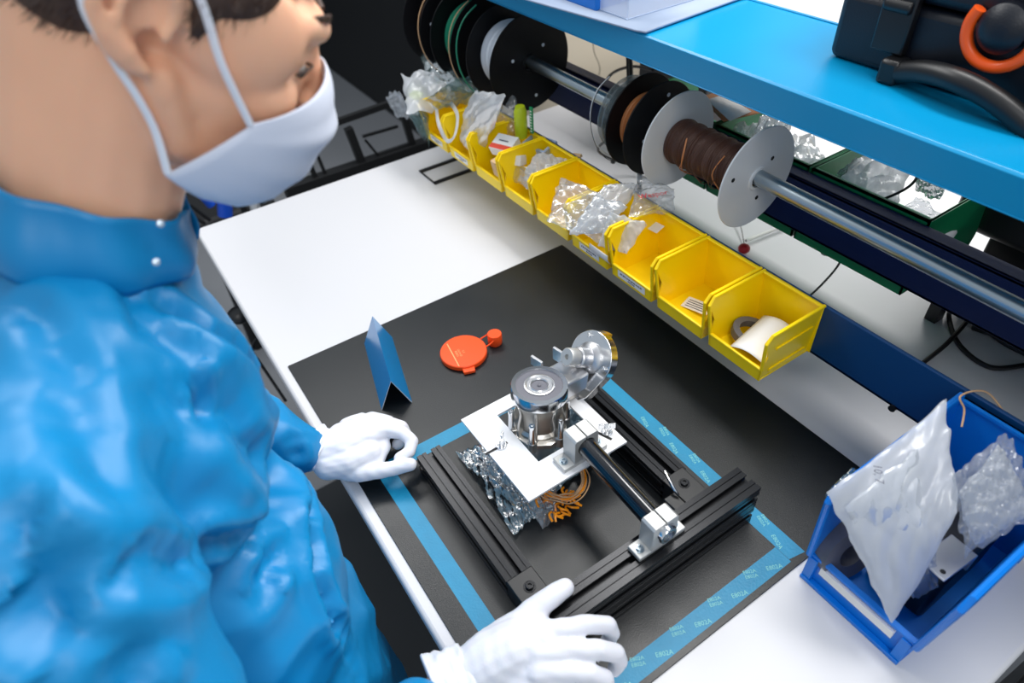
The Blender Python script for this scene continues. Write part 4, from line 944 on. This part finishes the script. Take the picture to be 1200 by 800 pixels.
bd_.cap(h(0, .096, .020), .009, h(0, .112, -.020), .012).ell(h(.011, .108, -.028), (.008, .011, .008), HM).ell(h(-.011, .108, -.028), (.008, .011, .008), HM)
bd_.ell(h(0, .093, -.060), (.024, .014, .010), HM)
bd_.cap(h(0, -.022, -.030), .060, NB, .064).cap(h(0, -.055, .0), .045, NB + Vector((0, -.020, -.02)), .056)
bd_.cap(NB, .06, CHS, .095).cap(CHS, .095, PEL, .105).cap(NB + Vector((0, -.02, -.04)), .06, SR, .05).cap(NB + Vector((0, -.02, -.04)), .06, SL, .05)
bd_.cap(SR, .050, ELR, .034).cap(ELR, .034, WR, .024).cap(SL, .050, ELL, .034).cap(ELL, .034, WL, .024)
bd_.cap(WR, .024, P(590, 770, .07), .022).cap(WL, .024, P(415, 525, .045), .018)
for s in (-1, 1):
    hp = PEL + Vector((s * .09, 0, -.04)); kn = Vector((PEL.x + s * .10, -.10, -.44)); an = Vector((PEL.x + s * .11, -.15, -.82))
    bd_.cap(hp, .085, kn, .055).cap(kn, .055, an, .035).cap(an + Vector((0, -.01, -.03)), .032, an + Vector((0, .14, -.05)), .024)
bme = remesh(bd_, .0042, 5)
body = link('body', bme, 'skin', wk, smooth=80)
# eyes
for s in (-1, 1):
    ey_ = build(MB().ell(h(s * .032, .0825, .006), (.0115, .0115, .0085), HM), 'eye', 'eye_white', wk)
    build(MB().cyl(h(s * .032, .0925, .002), h(s * .032, .0945, .001), .0052), 'iris', 'eye_iris', ey_)
    build(MB().tube([h(s * .020, .0955, .006), h(s * .032, .0985, .0085), h(s * .043, .0925, .006), h(s * .048, .086, .002)], .0012, 8, 5), 'eyelashes', 'hair', wk)
    build(MB().tube([h(s * .014, .1035, .040), h(s * .032, .0985, .045), h(s * .050, .0835, .043)], lambda t: .0046 - .0022 * t, 8, 5, flat=.5), 'eyebrow', 'hair', wk)
# hair
hr = MB(); hr.ell(h(0, -.010, .060), (.082, .100, .080), HM)
hr.ell(h(0, -.045, .02), (.070, .066, .060), HM)
for s in (-1, 1): hr.ell(h(s * .062, .026, .050), (.020, .034, .030), HM).cap(h(s * .072, .018, .034), .009, h(s * .073, .014, .012), .005)
random.seed(3); hn = MB()
hme = remesh(hr, .004, 3)
hairo = link('hair', hme, 'hair', wk, smooth=80)
vs_ = [(v.co.copy() + Vector(wk['_o']), v.normal.copy()) for v in hme.vertices]
for k in range(5200):
    p, n_ = random.choice(vs_)
    d = (n_ * .5 - U * .7 - F * .35 + Vector((random.uniform(-.4, .4), random.uniform(-.4, .4), random.uniform(-.4, .4)))).normalized() * random.uniform(.006, .013); sd = d.cross(n_).normalized() * .0006
    hn.add([p - n_ * .001 - sd, p - n_ * .001 + sd, p + d], [(0, 1, 2)])
ho = build(hn, 'short_strands', 'hair', hairo, smooth=0); ho['kind'] = 'stuff'
# mask
prof_c = [(.114, .008), (.127, -.010), (.136, -.032), (.131, -.056), (.124, -.082), (.109, -.108), (.084, -.126), (.058, -.124)]
def mk(u, v):
    s = u * 2 - 1; k = v * (len(prof_c) - 1); i = min(int(k), len(prof_c) - 2); t = k - i
    f = prof_c[i][0] * (1 - t) + prof_c[i + 1][0] * t; z = prof_c[i][1] * (1 - t) + prof_c[i + 1][1] * t
    a = abs(s); wdt = .074 + .004 * math.sin(v * 3.1)
    r = wdt * math.sin(s * 1.45) / math.sin(1.45)
    ez = -.034 - .056 * v                                    # height of the cheek edge
    ff = .062 - .046 * v
    m_ = a ** 2.3
    f2 = f * (1 - m_) + ff * m_; z2 = z * (1 - a ** 1.6) + ez * a ** 1.6
    return h(r, f2 + .0016 * math.sin(v * 26) * (1 - a), z2)
mkt = build(MB().grid(mk, 40, 36), 'face_mask', 'mask_cloth', wk, smooth=80, solid=.0016)
for s in (-1, 1):
    u = 1 if s > 0 else 0
    top = mk(u, .03) ; bot = mk(u, .97)
    build(MB().tube([top, h(s * .079, .032, .0), h(s * .080, .014, .030), h(s * .082, -.004, .052), h(s * .084, -.026, .056), h(s * .084, -.044, .044)], .0033, 8, 6, flat=.45), 'ear_loop', 'strap_white', mkt)
    build(MB().tube([bot, h(s * .075, .004, -.060), h(s * .077, -.010, -.040), h(s * .078, -.026, -.022), h(s * .080, -.046, .004), h(s * .082, -.050, .030)], .0033, 8, 6, flat=.45), 'ear_loop', 'strap_white', mkt)

# gown: loose continuous cloth with folds
g = MB()
g.cap(NB + Vector((0, -.010, -.055)), .082, CHS + Vector((0, 0, .06)), .125)
g.ell(NB + Vector((0, -.055, -.085)), (.13, .085, .09)).ell(CHS + Vector((0, -.02, -.10)), (.17, .14, .18))
g.ell(CHS + Vector((.0, .005, .02)), (.195, .135, .16)).ell(Vector((-.50, -.10, .16)), (.185, .135, .20)).ell(Vector((-.49, -.11, -.02)), (.19, .15, .22))
g.cap(Vector((-.49, -.12, -.1)), .16, Vector((-.49, -.12, -.42)), .17)
g.cap(NB + Vector((0, -.03, -.06)), .085, SR, .072).cap(NB + Vector((0, -.03, -.06)), .085, SL, .072)
g.cap(SR, .076, ELR, .066).cap(ELR, .060, WR + (ELR - WR).normalized() * .060, .036)
g.cap(SL, .076, ELL, .064).cap(ELL, .064, WL + (ELL - WL).normalized() * .030, .040)
wv = [(random.Random(900 + k)) for k in range(10)]
def folds(co, no):
    d = np.zeros(len(co))
    for i, p in enumerate(co):
        v = Vector(p)
        wp = mnoise.noise(v * 4.0 + Vector((7, 1, 3))) * .35
        a = mnoise.noise(Vector((v.x * 7 + v.z * 3 + wp, v.y * 7 - v.z * 2, v.z * 2.6 + wp)))
        b = mnoise.noise(Vector((v.x * 11 - v.z * 7 + 5 + wp * 2, v.y * 9 + v.z * 5, v.z * 4 + 9)))
        c = mnoise.noise(Vector((v.x * 22 + v.z * 12, v.y * 20 + 3, v.z * 14 + wp * 6)))
        d[i] = .011 * a + .0075 * (.35 - abs(b) * 1.6) + .0018 * (.3 - abs(c) * 1.4)
    return co + no * d[:, None]
CREASES = [([(175, 345), (225, 365), (290, 405), (335, 475)], .010, .010), ([(140, 300), (175, 375), (245, 420)], .009, .006), ([(225, 432), (248, 455), (262, 478)], .006, .008),
           ([(196, 462), (290, 478), (322, 540), (322, 620)], .018, .014), ([(215, 662), (260, 640), (315, 622)], .008, .009), ([(0, 612), (90, 640), (190, 655), (250, 650)], .012, .009),
           ([(20, 700), (50, 706), (100, 722)], .016, .020), ([(180, 740), (160, 780), (155, 810)], .012, .009), ([(356, 510), (372, 620), (392, 700), (430, 790)], .008, .010),
           ([(318, 700), (322, 660), (345, 640)], .009, .010), ([(60, 420), (120, 520), (140, 590)], .012, .005), ([(0, 330), (60, 370), (110, 450)], .010, .005)]
_folds = folds
def folds(co, no):
    co = _folds(co, no)
    cp_ = np.array([0, 0, CH]); v = co - cp_; Rm = np.array([R0, R1, R2]); c = v @ Rm.T
    sx = 600 + FPX * c[:, 0] / c[:, 2]; sy = 400 - FPX * c[:, 1] / c[:, 2]
    disp = np.zeros(len(co))
    for pts, wd, dep in CREASES:
        q = []
        for a, b in zip(pts, pts[1:]):
            for k in range(8): q.append((a[0] + (b[0] - a[0]) * k / 8, a[1] + (b[1] - a[1]) * k / 8))
        q.append(pts[-1]); P3 = []
        for x, y in q:                                    # where the fold's line lies on the cloth
            near = np.hypot(sx - x, sy - y) < 14
            if near.any(): idx = np.where(near)[0]; P3.append(co[idx[np.argmin(c[idx, 2])]])
        if not P3: continue
        P3 = np.array(P3); d2 = np.full(len(co), 1e9); tt = np.zeros(len(co))
        for k, p in enumerate(P3):
            e = ((co - p) ** 2).sum(1); m = e < d2; d2[m] = e[m]; tt[m] = k / max(1, len(P3) - 1)
        d = np.sqrt(d2); fade = np.clip(np.sin(np.pi * np.clip(tt, .04, .96)) * 1.6, 0, 1)
        disp += fade * dep * (-np.exp(-(d / wd) ** 2) + .75 * np.exp(-((d - 2.1 * wd) / (1.1 * wd)) ** 2))
    return co + no * disp[:, None]
gme = remesh(g, .0062, 6, displace=folds)
gown = link('gown', gme, 'gown_blue', wk, smooth=80)
# collar: standing band, open at the front
nd = Vector((.05, .45, .9)).normalized()
cq = nd.to_track_quat('Z', 'Y')
ca = (F - nd * F.dot(nd)).normalized(); cbv = nd.cross(ca)
cc_ = Vector((-.588, -.040, .545))
def col_(u, v):
    a = math.radians(14 + 332 * u); fr_ = .082 - .006 * v + .003 * math.sin(9 * a + 2 * v) + (.004 * math.sin(5 * v)) 
    front = max(0, math.cos(a))
    return cc_ + ca * (math.cos(a) * fr_ * 1.04) + cbv * (math.sin(a) * fr_) + nd * (-.02 + .062 * v - .012 * front * v)
build(MB().grid(col_, 60, 10), 'collar', 'gown_blue', gown, smooth=80, solid=.002, label='stand-up collar')
for k, (px, py) in enumerate(((188, 262), (183, 307))):
    c = PD(px, py, .50); 
    build(MB().lathe([(.0028, 0), (.0028, .0012), (.002, .0016)], c, c - ray(px, py).normalized(), 16, True, True), 'snap_button', 'snap', gown)
trz = MB()
for s in (-1, 1):
    hp = PEL + Vector((s * .09, 0, -.06)); kn = Vector((PEL.x + s * .10, -.10, -.44)); an = Vector((PEL.x + s * .11, -.15, -.80))
    trz.cap(hp, .098, kn, .072).cap(kn, .072, an, .052)
link('trousers', remesh(trz, .008, 4), 'trousers', wk, smooth=80)
for s in (-1, 1):
    an = Vector((PEL.x + s * .11, -.15, -.83)); sh = MB().cap(an + Vector((0, -.02, -.01)), .045, an + Vector((0, .13, -.022)), .036)
    mm = remesh(sh, .006, 3)
    for v in mm.vertices: v.co.z = max(v.co.z, -.8845)
    link('shoe', mm, 'shoe', wk, smooth=60)

# gloves
def glove(parts, cuff_a, cuff_b, r0, r1):
    g = MB()
    for ch_ in parts: g.chain(ch_)
    def wr(co, no):
        X, Y, Z = co[:, 0], co[:, 1], co[:, 2]
        d = .00022 * np.sin(240 * X + 3 * np.sin(60 * Y)) + .00018 * np.sin(310 * (Y + Z) + 3 * np.sin(90 * X)); 
        return co + no * d[:, None]
    me = remesh(g, .0019, 6, displace=wr)
    gl_ = link('glove', me, 'glove_white', wk, smooth=80)
    a = Vector(cuff_a); b_ = Vector(cuff_b); d = (b_ - a); q_ = d.to_track_quat('Z', 'Y'); e1 = q_ @ Vector((1, 0, 0)); e2 = q_ @ Vector((0, 1, 0))
    def cf(u, v):
        an_ = 2 * math.pi * u; r_ = r0 * (1 - v) + r1 * v + .0012 * math.sin(7 * an_ + 9 * v) + .0010 * math.sin(v * 22)
        return a + d * v + e1 * (math.cos(an_) * r_) + e2 * (math.sin(an_) * r_ * .86)
    build(MB().grid(cf, 48, 14, True).tube([cf(i / 24, 1.0) for i in range(24)], .0016, 8, 2, True), 'cuff', 'glove_white', gl_, smooth=80, solid=.0012)
    return gl_
f_ = .0092
L = lambda px, py, z: P(px, py, z)
palmL = [
    [(L(378, 533, .050), .026), (L(400, 526, .050), .029), (L(420, 515, .050), .027), (L(436, 506, .048), .022)],
    [(L(385, 545, .045), .022), (L(410, 540, .044), .024), (L(432, 530, .044), .020)],
    [(L(400, 512, .048), .022), (L(424, 503, .048), .018)],
    [(L(430, 520, .046), .018), (L(448, 522, .038), .013), (L(440, 540, .034), .013)],
    # index: bent round, tip meeting the thumb
    [(L(430, 512, .055), .017), (L(452, 503, .054), .0125), (L(472, 507, .050), .0105), (L(483, 517, .044), .0098), (L(480, 529, .040), .0090), (L(468, 536, .038), .0082)],
    [(L(425, 505, .050), .017), (L(450, 496, .046), .0122), (L(470, 500, .038), .0105), (L(476, 510, .026), .0098), (L(466, 520, .020), .009)],
    [(L(418, 500, .044), .016), (L(436, 491, .036), .0120), (L(456, 494, .026), .0100), (L(462, 505, .017), .009)],
    [(L(408, 500, .036), .015), (L(424, 491, .026), .0110), (L(440, 495, .018), .009), (L(444, 506, .014), .0085)],
    # thumb
    [(L(398, 548, .036), .0175), (L(420, 553, .034), .0150), (L(442, 552, .034), .0118), (L(464, 548, .036), .0108), (L(481, 544, .041), .0098)]]
glove(palmL, L(382, 531, .050), L(366, 524, .056), .030, .036)
Rr = palmR = [
    [(L(548, 792, .062), .029), (L(575, 775, .070), .033), (L(605, 760, .078), .033), (L(635, 752, .084), .026)],
    [(L(560, 800, .050), .028), (L(600, 790, .060), .030), (L(640, 785, .072), .026)],
    [(L(580, 762, .070), .026), (L(606, 742, .074), .024), (L(628, 735, .080), .018)],
    # index, middle, ring, little: over the beam and down its outer side
    [(L(622, 748, .088), .019), (L(655, 738, .098), .0120), (L(690, 731, .098), .0106), (L(712, 732, .088), .0100), (L(717, 742, .070), .0092), (L(712, 752, .050), .0084)],
    [(L(632, 766, .088), .019), (L(668, 761, .094), .0120), (L(702, 761, .094), .0108), (L(722, 765, .082), .0100), (L(726, 775, .064), .0092), (L(720, 784, .048), .0084)],
    [(L(632, 785, .082), .018), (L(664, 786, .088), .0116), (L(692, 789, .086), .0104), (L(709, 795, .074), .0098), (L(711, 806, .056), .0090)],
    [(L(622, 806, .070), .016), (L(652, 812, .076), .0108), (L(676, 818, .070), .0098), (L(688, 829, .056), .0090)],
    # thumb laid against the inner side
    [(L(588, 765, .072), .022), (L(604, 738, .078), .0180), (L(624, 716, .086), .0145), (L(645, 700, .093), .0128), (L(662, 688, .093), .0108)]]
glove(palmR, L(552, 790, .062), L(512, 812, .062), .034, .041)

for o in bpy.data.objects:
    if '_o' in o: del o['_o']
